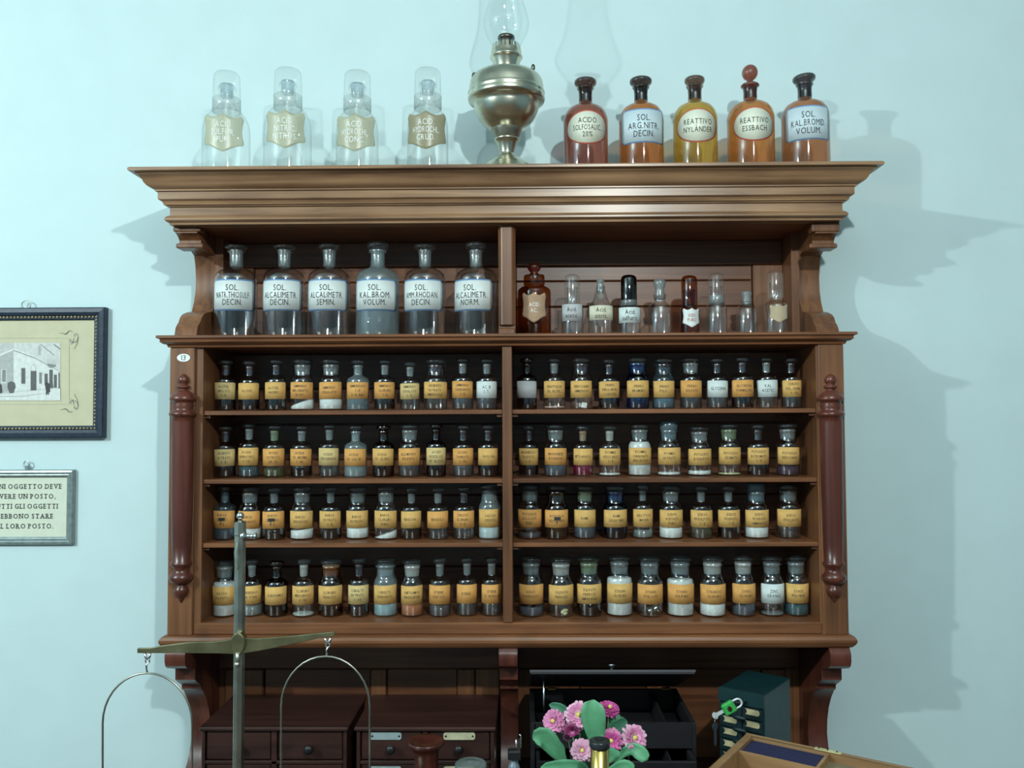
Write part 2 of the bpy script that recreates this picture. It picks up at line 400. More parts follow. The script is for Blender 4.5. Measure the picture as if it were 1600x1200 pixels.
# corner posts with turned half columns
colp = [(0, 584), (2.5, 584.5), (5, 586), (8, 589.5), (9.5, 594), (8.2, 598), (5.5, 600), (6.5, 601), (10, 603), (10.5, 605), (8, 607), (5.5, 608.5), (7, 610), (12, 612), (17, 616), (20, 620), (21, 624), (20, 626), (16.5, 627),
        (16, 631), (17, 634), (16, 638), (16.5, 642), (20.5, 644), (21.5, 647), (20.5, 650), (17.5, 651), (17.5, 660), (17.2, 720), (16.6, 790), (15.5, 850), (14.6, 876), (16.5, 878), (17, 881), (15, 884), (12.5, 888), (13, 892), (15.5, 895), (18.5, 899), (19, 903), (16.5, 908), (12, 911),
        (7.5, 913), (8.5, 915), (11.5, 919), (12, 924), (9.5, 930), (5.5, 933), (4, 936), (2.5, 940), (0, 943)]
for s in (-1, 1):
    x0, x1 = sorted((s*.666, s*W))
    p = B().box(x0, x1, YF, 2.032, ZKb, ZMb).build('post', WZ, shelf, so, .002)
    xc = s*.690
    pr = [(r*YF/F, PX(285 if s < 0 else 1300, y, YF).z) for r, y in colp]
    B().lathe(pr[::-1], (xc, YF+.0005, 0), 20, 0, True, None, -math.pi/2, math.pi/2).build('half_column', WR, p, so)
    # plinth fillet on the foot of the post
    B().box(*sorted((s*(.650 if s < 0 else .6625), s*.667)), YF+.006, 2.03, ZKb, ZMb).build('side_lining', WZ, shelf, so)
# concave end boards of the upper compartment
ep = [(1.835, 348), (1.835, 364), (1.842, 366), (1.852, 371), (1.858, 376), (1.858, 381), (1.850, 382), (1.852, 386), (1.872, 390), (1.925, 393), (1.943, 400), (1.951, 415), (1.955, 435), (1.953, 455), (1.945, 472), (1.932, 487),
      (1.905, 488), (1.880, 491), (1.866, 496), (1.858, 504), (1.847, 509), (1.842, 513), (1.836, 519)]
for s in (-1, 1):
    poly = [(Y, PX(285 if s < 0 else 1300, y, Y).z) for Y, y in ep]
    poly[0] = (poly[0][0], zs); poly[-1] = (poly[-1][0], ZM)
    poly = poly+[(2.03, ZM), (2.03, zs)]
    a, b_ = sorted((s*.672, s*W))
    B().prism(poly, a, b_, lambda p, q, t: (t, p, q)).build('end_board', WZ, shelf, so, auto=True)
    a, b_ = sorted((s*.655, s*.673))
    B().box(a, b_, 1.95, 2.03, ZM, zs).build('inner_lining', WZ, shelf, so)
    # corbel fillets, slightly wider than the board
    a, b_ = sorted((s*.664, s*(W+.004)))
    zf = PX(285 if s < 0 else 1300, 356, 1.833).z
    B().box(a, b_, 1.832, 1.86, zf-.008, zs).build('corbel', WZ, shelf, so, .002)
    zf = PX(285 if s < 0 else 1300, 384, 1.85).z
    B().box(a, b_, 1.848, 1.89, zf-.005, zf+.005).build('corbel', WZ, shelf, so, .002)
# centre dividers
d = .0185
xs = PX(792, 430, 1.835).x
poly = [(-d, 0), (-d+.006, -.006), (d-.006, -.006), (d, 0)]
B().box(xs-d, xs+d, 1.842, 2.02, ZM, zs).prism([(xs+p, 1.842+q) for p, q in [(-d, 0), (d, 0), (d-.007, -.009), (-d+.007, -.009)]], ZM+.022, zs-.0, lambda p, q, t: (p, q, t)).build('divider', WZ, shelf, so, .0015)
B().box(xs-d, xs+d, 1.832, 1.8425, ZM, ZM+.016).build('divider_foot', WZ, shelf, so, .003)
xd = PX(793, 750, 1.82).x
B().box(xd-.0105, xd+.0105, 1.818, 2.02, ZK, ZMb).build('divider', WZ, shelf, so, .0015)
# shelves
ROWZ = [PX(560, 641, 1.825).z, PX(560, 748.5, 1.825).z, PX(560, 848.5, 1.825).z, ZK]
for z in ROWZ[:3]:
    for x0, x1 in ((-.650, xd-.0105), (xd+.0105, .6625)):
        B().box(x0, x1, 1.825, 2.02, z-.0095, z).build('shelf_board', WX, shelf, so, .001)
        for a, b_ in ((x0, x0+.012), (x1-.012, x1)):
            B().box(a, b_, 1.832, 2.02, z-.0155, z-.0095).build('cleat', WY, shelf, so)
# back boarding
def back(x0, x1, z0, z1, mat=WXd, y=YB, t=.012, nm='plank'):
    B().box(x0, x1, y, y+t, z0, z1).build(nm, mat, shelf, so, .0022)
for sgn, x0, x1 in ((0, -.655, xs-d), (1, xs+d, .655)):
    zr = PX(792, 416, YB).z
    back(x0, x1, zr, zs, y=YB-.006, t=.018, nm='rail')
    st = .05
    if sgn == 0: back(x0, x0+st, ZM, zr-.0015, WZ, YB-.006, .018, 'stile')
    else: back(x1-st-.02, x1, ZM, zr-.0015, WZ, YB-.006, .018, 'stile')
    a, b_ = (x0+st+.0015, x1) if sgn == 0 else (x0, x1-st-.0215)
    zz = [zr-.0015, PX(792, 440, YB).z, PX(792, 480, YB).z, ZM]
    for p, q in zip(zz, zz[1:]): back(a, b_, q+.0008, p-.0008)
for x0, x1 in ((-.667, xd), (xd, .667)):
    n = 7
    for i in range(n):
        a = ZK+(ZMb-ZK)*i/n; b_ = ZK+(ZMb-ZK)*(i+1)/n
        back(x0+.0005, x1-.0005, a+.0006, b_-.0006)
# panelled back below the shelf
zr = PX(550, 1044, YB).z
for x0, x1, brk in ((-.71, -.02, (352, 413, 580, 604, 715, 742)), (.02, .71, (850, 905, 1010, 1040, 1190, 1225))):
    back(x0, x1, zr, ZL, y=YB-.006, t=.018, nm='rail')
    xb = [PX(v, 1070, YB).x for v in brk]
    back(x0, xb[0], ZD, zr-.0015, WZ, YB-.002, .014, 'stile'); back(xb[0]+.001, xb[1]-.001, ZD, zr-.0015, WZ, YB-.006, .018, 'stile')
    back(xb[1]+.001, xb[2]-.001, ZD, zr-.0015, nm='panel'); back(xb[2], xb[3], ZD, zr-.0015, WZ, YB-.006, .018, 'stile')
    back(xb[3]+.001, xb[4]-.001, ZD, zr-.0015, nm='panel'); back(xb[4], xb[5], ZD, zr-.0015, WZ, YB-.006, .018, 'stile'); back(xb[5]+.001, x1, ZD, zr-.0015, WZ, YB-.002, .014, 'stile')
# supporting brackets
bp = [(1.815, 1016), (1.808, 1019), (1.805, 1024), (1.805, 1034), (1.809, 1041), (1.818, 1044), (1.862, 1045), (1.862, 1062), (1.872, 1065), (1.888, 1068), (1.898, 1071), (1.898, 1076), (1.910, 1079), (1.928, 1090), (1.944, 1105), (1.955, 1125), (1.958, 1145), (1.952, 1165), (1.935, 1190), (1.91, 1215), (1.88, 1235)]
for xc, hw in ((-.6985, .0215), (xs, .0195), (.6985, .0215)):
    X = 800+xc*733
    poly = [(Y, PX(X, y, Y).z) for Y, y in bp]
    poly[0] = (poly[0][0], ZL); poly = [(a, max(b_, ZD)) for a, b_ in poly]
    poly = poly+[(1.88, ZD)] if poly[-1][1] > ZD+.001 else poly
    poly += [(2.013, ZD), (2.013, ZL)]
    B().prism(poly, xc-hw, xc+hw, lambda p, q, t: (t, p, q)).build('bracket', WR, shelf, so, auto=True)
# numbered oval plate
np_ = PX(287, 559, YF-.0004)
pl = B().prism([(np_.x+.0142*math.cos(a*math.pi/14), np_.z+.0086*math.sin(a*math.pi/14)) for a in range(28)], YF-.0012, YF-.0001, lambda p, q, t: (p, t, q)).build('number_plate', M_inkwhite, shelf, so)
pl['label'] = 'white oval number plate'
b = B()
for vs_, fs in text_shapes(['13'], .0105, .01, .02, 'r', gap=.2): b.add([(np_.x+u, YF-.0014, np_.z+v) for u, v in vs_], fs)
b.build('lettering', M_ink, pl, so)

# ================================================================== BOTTLES
PWD = {'white': (.80, .86, .83), 'paleblue': (.34, .48, .50), 'orange': (.42, .15, .06), 'grey': (.15, .18, .19), 'yellow': (.66, .68, .38), 'bluegrey': (.065, .085, .11), 'purple': (.045, .025, .05), 'silver': (.45, .52, .48), 'pink': (.6, .42, .38), 'teal': (.025, .085, .10), 'black': (.012, .012, .018)}
PWDW = {'paleblue': 'pale blue', 'bluegrey': 'blue-grey'}
def pmat(c): return plain('powder_'+c, PWD[c], .9, 0, .08, 160, .4)
LIQ = {'clear': ((.80, .86, .88), .05, (.4, .5, .55)), 'murky': ((.45, .50, .52), .22, (.26, .30, .32)), 'dark': ((.10, .09, .14), .06, (.03, .03, .06)), 'blue': ((.30, .52, .62), .30, (.20, .36, .44)), 'green': ((.50, .62, .36), .25, (.33, .42, .22)), 'brown': ((.16, .07, .05), .1, (.05, .02, .015)), 'navy': ((.04, .08, .16), .12, (.012, .03, .06)),
       'red': ((.55, .03, .12), .5, (.48, .015, .11)), 'milky': ((.6, .7, .7), .55, (.50, .60, .60)), 'olive': ((.42, .44, .32), .35, (.24, .26, .18)), 'grey': ((.40, .43, .46), .4, (.26, .28, .31))}
def lmat(c): t, h, hc = LIQ[c]; return glass('liquid_'+c, t, .8, .35, .03, .05, h, hc)
PLUG = {'f': M_frost, 'g': glass('green_ground_glass', (.55, .66, .42), .6, .5, .06, .25, .5, (.45, .56, .34)), 'd': glass('dark_ground_glass', (.35, .30, .36), .6, .5, .06, .25, .3, (.14, .11, .15)), 'w': glass('white_ground_glass', (.8, .8, .76), .6, .5, .06, .3, .75, (.72, .74, .70)),
        'k': plain('cork', (.30, .20, .11), .9, 0, .25, 120, .3), 'l': glass('bluish_ground_glass', (.45, .62, .68), .6, .5, .06, .25, .55, (.30, .44, .50))}
def clip(prof, zt, k):
    out = []
    for (r0, z0), (r1, z1) in zip(prof, prof[1:]):
        if z0 > zt: break
        out.append((r0*k, z0))
        if z1 > zt: t = (zt-z0)/(z1-z0); out.append(((r0+(r1-r0)*t)*k, zt)); break
    return out
def fill_mesh(prof, h, zt, k, slope=0, lump=0):
    pr = clip(prof, zt, k); pr = [(r, max(z, .0035)) for r, z in pr]
    if slope or lump:
        def f(p):
            x, y, z = p
            if z < zt-1e-5: return p
            q = slope*x+lump*math.sin(x*310+1)*math.cos(y*270)
            return (x, y, max(.004, z+q))
    else: f = None
    rr = pr[-1][0]
    pr += [(rr*t, zt) for t in (.75, .5, .25)]+[(0, zt)]
    return B().lathe(pr, (0, 0, 0), 20, 0, True, None, 0, None, f)
YS = 1.89; PM = YS/F
ORD = ['first', 'second', 'third', 'fourth', 'fifth', 'sixth', 'seventh', 'eighth', 'ninth', 'tenth', 'eleventh']
SHN = ['upper', 'second', 'third', 'lowest']
import re
def nwords(t): return len(re.findall(r'[A-Za-z0-9]+', t))
def small_bottle(px, wpx, h, kind, lines, lab, gl, cont, rot, plug, row, ordn, extra):
    z0 = ROWZ[row]+LIFT
    p = PX(px, [610, 715, 815, 925][row], YS)
    rr = wpx/2*PM; H = h*PM
    p.x = min(max(p.x, -.650+rr+.0015), .6625-rr-.0015)
    cw = ''
    if cont:
        typ, cc = cont[0], cont[1]
        nm = PWDW.get(cc, cc) if typ == 'p' else cc
        cw = f" of {nm} {'powder' if typ=='p' else 'liquid'}"
        if typ == 's': cw = f" with a little {PWDW.get(cc, cc)} residue"
    neck = 'wide-mouthed' if kind == 'W' else 'narrow-necked'
    tx = ' '.join(lines) if lines else None
    lcol = {'o': 'orange', 'y': 'yellow', 'p': 'pale yellow', 'w': 'white', 'g': 'blank grey'}[lab]
    label = f"{GLW[gl]} {neck} bottle{cw}, {'labelled '+tx if tx else lcol+' label'}, {ordn} from divider, {SHN[row]} shelf"
    if nwords(label) > 16: label = label.replace(', %s from divider' % ordn, '')
    if nwords(label) > 16: label = label.replace(neck+' ', '')
    if nwords(label) > 16: label = label.replace(cw, '')
    if nwords(label) > 16: label = label.replace(', %s shelf' % SHN[row], '')
    t = thing('reagent_bottle', (p.x, YS+random.uniform(-.004, .006), z0), label, 'bottle', 'small reagent bottles on the narrow shelves', 0)
    nr = rr*(.74 if kind == 'W' else .40); wide = kind == 'W'
    body = [(0, 0), (rr*.86, 0), (rr*.96, .012*H), (rr, .035*H), (rr, .55*H), (rr*.985, .585*H), (rr*.93, .62*H), (rr*(.86 if wide else .80), .648*H), (max(nr*1.06, rr*(.78 if wide else .58)), .668*H), (nr*1.05, .69*H), (nr, .71*H), (nr*.98, .80*H), (nr, .845*H), (nr*1.16, .85*H), (nr*1.18, .865*H), (nr*1.14, .88*H)]
    B().lathe(body, seg=24).build('bottle_body', GL[gl], t)
    hs = .012 if 't' not in extra else 0
    dr = rr*(.90 if wide else .66)
    st = B().lathe([(0, .70*H), (nr*.80, .70*H), (nr*.84, .72*H), (nr*.94, .875*H), (nr*.9, .895*H), (0, .895*H)], seg=18, mat=0)
    if plug == 'l' and 'n' in extra: st.lathe([(nr*.95, .89*H), (nr*1.02, .90*H), (nr*1.02, 1.03*H), (nr*.9, 1.05*H), (0, 1.05*H)], seg=20, mat=1)
    else: st.lathe([(nr*.92, .888*H), (nr*1.0, .90*H), (dr*.9, .918*H), (dr, .935*H), (dr, .975*H), (dr*.93, .992*H), (dr*.5, 1.0*H), (0, 1.0*H)], seg=20, mat=1)
    gm = PLUG['l'] if (plug == 'l' and 'n' in extra) else (M_disc if gl not in 'nv' else GL[gl])
    st.build('stopper', [PLUG[plug], gm], t)
    if cont:
        typ, cc, fl = cont[0], cont[1], cont[2]; sl = cont[3] if len(cont) > 3 else 0
        if typ in 'ps': fill_mesh(body, H, fl*H, .955, sl, .0012 if typ == 's' else 0).build('powder' if typ == 'p' else 'residue', pmat(cc), t)
        else: fill_mesh(body, H, fl*H, .955).build('liquid', lmat(cc), t)
    # label and print
    RL = rr+.0004; hw = rr*1.32; hh = .163*H; zl = .387*H; tl = random.uniform(-.02, .02)
    if 'S' in extra: hh *= 1.05
    rt_ = R(rot*.35) - .40*math.atan2(p.x-CAM.x, YS)
    lb = wrap_label(columns(hw, hh, 'round', .0045), RL, zl, rt_, .0005, tl).build('paper_label', LAB[lab], t)
    if lines:
        big = lab == 'w'
        sh = text_shapes(lines, .0056 if not big else .0066, .0098, .036, 'b', mono=None if big else .0041, sx=.7)
        dx = random.uniform(-.002, .002)
        text_on_cyl(sh, RL+.0003, zl+(.001 if len(lines) < 3 else 0), rt_+dx/RL, 0, tl).build('lettering', M_ink, lb)
    if 'k' in extra:   # dark smear of old ink across the label
        b = B()
        for i in range(7):
            u = -.006+.002*i; b.add([(RL*1.01*math.sin(q/RL), -RL*1.01*math.cos(q/RL), zl+v) for q, v in ((u, -.004+.001*(i % 3)), (u+.0021, -.003), (u+.0021, .004), (u, .005-.001*(i % 2)))], [(0, 1, 2, 3)])
        b.add([(RL*1.01*math.sin(q/RL), -RL*1.01*math.cos(q/RL), zl+v) for q, v in ((-.0012, -.011), (.0006, -.011), (.0008, -.003), (-.001, -.003))], [(0, 1, 2, 3)])
        b.build('ink_smear', M_ink, lb)
    if 'o' in extra:   # small pale object lying inside
        b = B().box(-.002, .010, -.012, -.004, .004, .016, 0, Matrix.Rotation(.2, 4, 'Y')); b.box(-.006, -.001, -.011, -.005, .005, .014, 1)
        b.build('pale_fragment', [pmat('white'), pmat('pink')], t, None, .001)
    if 'm' in extra:   # lump of pale crystals
        rnd = random.Random(3); b = B()
        for i in range(14):
            x = rnd.uniform(-.002, .013); b.ball((x, rnd.uniform(-.014, -.004), .006+rnd.uniform(0, .010)*(x+.004)/.016), rnd.uniform(.002, .0042), 6)
        b.build('crystal_lump', pmat('yellow'), t)
    if 'F' in extra:   # crumpled metal foil
        rnd = random.Random(5); b = B()
        for i in range(26):
            c = Vector((rnd.uniform(-.004, .017), rnd.uniform(-.016, 0), rnd.uniform(.006, .024))); v1 = Vector([rnd.uniform(-1, 1) for _ in range(3)]).normalized()*.007; v2 = Vector([rnd.uniform(-1, 1) for _ in range(3)]).normalized()*.002
            b.add([c-v1-v2, c+v1-v2, c+v1+v2, c-v1+v2], [(0, 1, 2, 3)])
        b.build('foil_shreds', plain('tin_foil', (.6, .66, .62), .3, 1), t)
    return t
w_ = lambda f, s=0: ('p', 'white', f, s)
ROWS = {
(0, 'L'): [
 (352, 33.5, 80, 'N', 'ALCOOL/AMILICO/1:5', 'p', 'c', ('l', 'dark', .5), -6, 'd', ''), (390.5, 33, 78, 'N', 'ALCOOL', 'y', 'c', ('l', 'dark', .45), -3, 'd', ''), (432, 33, 80, 'N', 'ALCOOL/ANIDRO', 'y', 'c', ('l', 'dark', .5), -2, 'd', ''),
 (472.4, 36, 80, 'W', 'AMMONIO/MOLIBDATO/CRIST.', 'o', 'c', w_(.15, .35), 0, 'f', ''), (517, 36, 80, 'W', 'AMMONIO/OSSALATO', 'o', 'c', w_(.22), 0, 'f', ''), (559.7, 34.5, 79, 'N', 'AMMONIACA/1:5/D 0,960', 'o', 'f', ('l', 'blue', .42), 0, 'f', ''),
 (601, 33, 79, 'N', 'AMMONIO/CLORURO/1:5', 'o', 'c', ('l', 'dark', .5), 2, 'f', ''), (641, 31, 75, 'N', 'AMMONIO/OSSALATO/1:5', 'p', 'c', ('l', 'clear', .5), 4, 'f', ''), (681, 37, 79, 'W', 'ARGENTO/NITRATO/AMMONIACALE', 'y', 'c', ('l', 'clear', .5), 2, 'd', ''),
 (722.6, 33.6, 81, 'N', 'AMMONIO/CARBONATO/1:5', 'o', 'c', ('l', 'grey', .4), 2, 'f', ''), (760.5, 33, 80, 'N', 'AC. B./I. T.', 'w', 'c', ('l', 'grey', .35), 3, 'f', '')],
(0, 'R'): [
 (823, 32, 80, 'N', '', 'g', 'v', None, 0, 'd', ''), (866, 34, 80, 'N', 'FENOLFTALEINA/SOL.ALCOOL.', 'y', 'c', ('s', 'pink', .06), 0, 'f', ''), (908, 34.5, 80, 'W', 'FERRICIANURO/AMMONICO', 'y', 'c', None, 0, 'd', 'o'), (951.5, 33, 78, 'N', 'FERRO/PERCLORURO/LIQUIDO', 'y', 'c', ('l', 'navy', .5), 2, 'd', ''),
 (996, 35, 80, 'W', 'FERRO/BROMURO', 'y', 'b', ('l', 'blue', .3), 3, 'l', ''), (1037, 34.5, 79, 'W', 'FERRO/POLV.', 'y', 'p', ('p', 'grey', .2), 2, 'd', ''), (1080, 34, 80, 'W', 'FERRO/SOLFATO', 'o', 'c', ('l', 'murky', .4), 3, 'f', ''), (1121, 33, 79, 'N', 'GLYCERIN.', 'w', 'c', ('l', 'grey', .4), 8, 'd', ''),
 (1159, 34, 80, 'N', 'GLICERINA/FORMALINA', 'o', 'c', ('l', 'dark', .5), 6, 'd', ''), (1198, 33, 80, 'N', 'KAL./ACETIC.', 'w', 'c', ('l', 'clear', .4), 8, 'f', ''), (1236.5, 31, 79, 'N', 'IDRATO/SOL.NORM./1:10', 'y', 'c', ('l', 'murky', .4), 16, 'd', '')],
(1, 'L'): [
 (350, 33, 80, 'N', 'ARGENTO/NITRATO/1:5', 'p', 'c', ('l', 'brown', .5), -4, 'd', ''), (389, 32, 84, 'N', 'ACIDO/CLOROPLATINICO/1:10', 'y', 'c', ('l', 'blue', .20), -4, 'f', ''), (428, 34.5, 81, 'N', 'ACIDO/NITRICO/20,5%', 'o', 'c', ('l', 'green', .17), -3, 'g', ''), (470.4, 34, 80, 'N', 'ACQUA/DI BROMO/1:30', 'o', 'c', ('l', 'dark', .3), -2, 'f', ''),
 (514, 32, 82, 'N', 'ACQUA/OSSIGENATA', 'p', 'c', ('l', 'murky', .2), 0, 'f', ''), (556, 34.5, 80, 'N', 'ACQUA/DI CALCE', 'o', 'f', ('l', 'milky', .2), 0, 'f', ''), (598.7, 34, 80, 'N', 'ACQUA/DI CLORO', 'y', 'n', None, 0, 'd', ''), (640, 34.5, 81, 'W', 'ALLUMINIO/SOLFATO', 'o', 'c', ('l', 'grey', .48), 0, 'f', ''),
 (681.6, 31, 82, 'N', 'ACIDO/ROSOLICO/IN ALCOOL', 'p', 'v', None, 0, 'd', ''), (723.6, 33, 80, 'N', 'ACIDO/TANNICO/1:10', 'o', 'c', ('l', 'grey', .3), 2, 'd', ''), (762.8, 32, 80, 'N', 'ANILINA', 'y', 'c', ('l', 'navy', .4), 3, 'd', '')],
(1, 'R'): [
 (826, 31.5, 79, 'N', 'MAGNESIO/SOLFATO/1:5', 'y', 'c', ('l', 'dark', .5), -2, 'd', ''), (868, 35, 80, 'W', 'MANGANESE/BIOSSIDO', 'o', 'c', ('p', 'bluegrey', .25), 0, 'f', ''), (911, 31, 78, 'N', 'METILARANCIO', 'y', 'c', ('l', 'red', .25), 0, 'k', ''), (952.7, 33.5, 78, 'N', 'PIOMBO/ACETATO BASICO/1:5', 'y', 'c', ('s', 'white', .055), 2, 'w', ''),
 (1000, 36, 80, 'W', 'PIOMBO/CARBONATO/PRECIPITATO', 'y', 'c', w_(.66), 3, 'f', ''), (1045.5, 36, 80, 'W', 'PIOMBO/NITRATO', 'y', 'c', ('s', 'white', .07), 4, 'l', 'n'), (1093.5, 36.5, 76, 'W', 'POTASSIO/BISOLFATO', 'y', 'c', ('s', 'white', .10), 4, 'f', ''), (1140, 35, 80, 'W', 'POTASSIO/CROMATO', 'y', 'c', ('s', 'yellow', .05), 9, 'g', ''),
 (1183.4, 33.5, 79, 'N', 'POTASSIO/BICROMATO/1:5', 'y', 'c', ('l', 'dark', .5), 4, 'd', ''), (1230, 34.5, 80, 'W', 'POTASSIO/FERRICIANURO', 'y', 'c', ('s', 'purple', .18), 12, 'f', '')],
(2, 'L'): [
 (349.5, 34, 82, 'N', 'BARIO/IDRATO/1:5', 'o', 'p', ('l', 'blue', .22), -4, 'f', 'k'), (391, 34.5, 81, 'W', 'BARIO/CARBONATO', 'o', 'c', w_(.24), -4, 'f', ''), (429, 34.5, 80, 'N', 'BARIO/CLORURO/1:5', 'o', 'c', ('l', 'dark', .25), -4, 'f', 'k'), (472.5, 36, 81, 'W', 'BARIO/IDROSSIDO', 'y', 'c', w_(.19, .12), -2, 'f', ''),
 (516.6, 33.6, 80, 'N', 'BARIO/NITRATO/1:5', 'y', 'c', ('l', 'dark', .5), -2, 'f', ''), (558, 35, 80, 'W', 'BARIO/NITRATO', 'y', 'c', w_(.24), 0, 'f', ''), (603.5, 35.5, 81, 'W', 'BARIO/CLORURO/PURO', 'y', 'c', w_(.10, .38), 0, 'f', ''), (643, 32.5, 79, 'N', 'BENZINA', 'y', 'c', ('l', 'dark', .5), 0, 'f', ''),
 (684.6, 33.5, 79, 'N', 'BENZOLO', 'o', 'c', ('l', 'clear', .45), 0, 'f', ''), (725, 33.5, 80, 'N', 'CALCIO/CLORURO/1:5', 'o', 'c', ('l', 'clear', .3), 1, 'd', ''), (765, 34, 84, 'W', 'CALCIO/OSSIDO', 'y', 'f', w_(.25), 3, 'f', '')],
(2, 'R'): [
 (828, 38, 83, 'W', 'POTASSIO/SILICATO/PURO', 'o', 'c', ('l', 'grey', .12), -4, 'f', ''), (869.5, 37, 82, 'W', 'POTASSIO/SOLFOCIANURO', 'o', 'a', ('l', 'clear', .3), -2, 'd', 'k'), (914, 34.5, 81, 'W', 'RAME', 'y', 'c', ('p', 'bluegrey', .3), 0, 'g', ''), (961.5, 37, 81, 'W', 'RAME/OSSIDO NERO', 'y', 'b', ('l', 'navy', .3), 2, 'f', ''),
 (1004.7, 31.5, 82, 'N', 'REATTIVO/MAYER', 'y', 'c', ('l', 'milky', .16), 2, 'f', ''), (1048, 36.5, 81, 'W', 'SODIO/ACETATO/PURO', 'y', 'c', w_(.24), 3, 'f', ''), (1095, 34.5, 80, 'N', 'SODIO/BISOLFITO/1:5', 'y', 'c', ('l', 'olive', .22), 3, 'f', ''), (1138, 34.5, 80, 'N', 'SODIO/FOSFATO/1:5', 'y', 'c', ('l', 'dark', .4), 4, 'f', ''),
 (1182, 37, 80, 'W', 'SODIO/FOSFATO/AMMONICO', 'y', 'c', w_(.25), 4, 'l', 'n'), (1233, 38, 81, 'W', 'SODIO/IPOCLORITO', 'y', 'c', ('l', 'clear', .3), 12, 'f', '')],
(3, 'L'): [
 (351, 35.5, 85, 'W', 'CALCIO/SOLFATO', 'y', 'c', w_(.60), -6, 'f', ''), (393, 32.5, 86, 'N', 'CARBONIO/IN FINO', 'y', 'c', ('l', 'milky', .2), -3, 'f', ''), (432, 34.5, 84, 'N', 'CLOROFORMIO', 'y', 'n', ('l', 'dark', .4), -3, 'd', ''), (475, 34, 87, 'N', 'CLORURO/MERCURICO/1:10', 'y', 'c', ('s', 'silver', .05), -2, 'w', ''),
 (516.6, 38, 86, 'W', 'CLORURO/FERRICO', 'y', 'a', ('l', 'brown', .12), -2, 'k', ''), (561, 32.5, 88, 'N', 'COBALTO/NITRATO/1:10', 'p', 'c', ('l', 'navy', .22), 0, 'd', ''), (602, 36, 87, 'W', 'COBALTO/CARBONATO', 'y', 'f', ('p', 'paleblue', .25), 0, 'f', ''), (644, 34.5, 86, 'W', 'DIMETILAMMINO/BENZALDEIDE', 'y', 'c', ('p', 'orange', .25), 0, 'w', ''),
 (687.5, 33.5, 88, 'N', 'ETERE/ACETICO', 'o', 'c', ('l', 'grey', .2), 2, 'f', ''), (729.5, 32.5, 88, 'N', 'ETERE', 'o', 'c', ('l', 'murky', .3), 0, 'f', ''), (768, 32, 88, 'N', 'ETERE/DI PETROLIO', 'o', 'c', ('l', 'clear', .3), 5, 'f', '')],
(3, 'R'): [
 (830, 39, 90, 'W', 'SODIO/NITROPRUSSIATO', 'o', 'c', ('p', 'bluegrey', .16), -4, 'f', ''), (876.5, 39, 89, 'W', 'SOLFATO/FERROSO', 'y', 'c', None, -2, 'w', 'm'), (920.4, 39, 90, 'W', 'SOLFATO/FERRICO/AMMONIACALE', 'y', 'c', ('l', 'dark', .3), 0, 'g', ''), (968.3, 40.5, 91, 'W', 'STAGNO/CLORURO', 'y', 'c', w_(.62), 4, 'f', ''),
 (1015, 40, 90, 'W', 'STAGNO/FOGLIATO', 'o', 'c', None, 6, 'f', 'F'), (1063, 42, 90, 'W', 'STAGNO/SOLFURO', 'o', 'c', w_(.60), 4, 'f', ''), (1112.7, 40, 90, 'W', 'STRONZIO/CLORURO', 'o', 'c', w_(.25), 4, 'w', ''), (1161.4, 36.5, 90, 'W', 'ZINCO/CLORURO', 'o', 'c', ('p', 'bluegrey', .2, .3), 8, 'w', ''),
 (1206, 36.5, 90, 'W', 'ZINC./GRANUL.', 'w', 'c', ('s', 'grey', .05), 10, 'f', ''), (1247, 36.5, 90, 'W', 'ZINCO/POLVERE', 'y', 'c', ('p', 'teal', .2), 13, 'f', '')],
}
for (row, side), lst in ROWS.items():
    n = len(lst)
    for i, (px, wp, h, kind, txt, lab, gl, cont, rot, plug, ex) in enumerate(lst):
        small_bottle(px, wp, h, kind, txt.split('/') if txt else [], lab, gl, cont, rot, plug, row, ORD[n-1-i if side == 'L' else i], ex)

# ---- bottles given by outlines in pixels
def conv(prof, px, Y, zb):
    out = []
    for r, y in prof:
        z = 0 if y == 'B' else (y[1] if isinstance(y, tuple) else PX(px, y, Y).z-zb)
        out.append((r*Y/F, z))
    return out
def fancy(px, Y, zb, parts, label, cat, group, name):
    """parts: (part name, outline, material)"""
    p = PX(px, 300, Y); t = thing(name, (p.x, Y, zb), label, cat, group)
    for nm, prof, mat in parts:
        B().lathe(conv(prof, px, Y, zb), seg=32).build(nm, mat, t)
    return t
def big_label(t, px, Y, zb, Rpx, y0, y1, hwpx, kind, border, panel, lines, txt, rot=0, capp=9, pitchp=11.4, fitp=56, key='r', ins=.003, c=.008, sx=.72, yoff=0):
    k = Y/F; RL = Rpx*k+.0005
    za, zb_ = PX(px, y1, Y).z-zb, PX(px, y0, Y).z-zb
    hh = (zb_-za)/2; zcn = (za+zb_)/2; hw = RL*math.asin(min(.985, hwpx*k/RL)); r_ = R(rot)
    lb = (wrap_shield(hw, hh, RL, zcn, r_) if kind == 'shield' else wrap_label(columns(hw, hh, kind, c), RL, zcn, r_, .0006)).build('label', border, t)
    if panel: wrap_label(columns(hw-ins, hh-ins, kind, c*.8), RL+.0004, zcn, r_, .0003).build('label_panel', panel, lb)
    if lines:
        sh = text_shapes(lines, capp*k, pitchp*k, fitp*k, key, sx=sx)
        text_on_cyl(sh, RL+.0009, zcn+yoff*k, r_).build('lettering', txt, lb)
    return lb
M_bord = plain('blue_enamel', (.16, .32, .58), .4); M_bordr = plain('red_enamel', (.62, .13, .08), .4)
M_pan = plain('white_label_enamel', (.74, .80, .78), .4, 0, .04); M_pang = plain('blue_white_enamel', (.58, .70, .75), .4, 0, .04); M_cream = plain('cream_enamel', (.78, .80, .66), .4, 0, .04)
ZM0, ZT0 = ZM, ZT; ZM += LIFT; ZT += LIFT
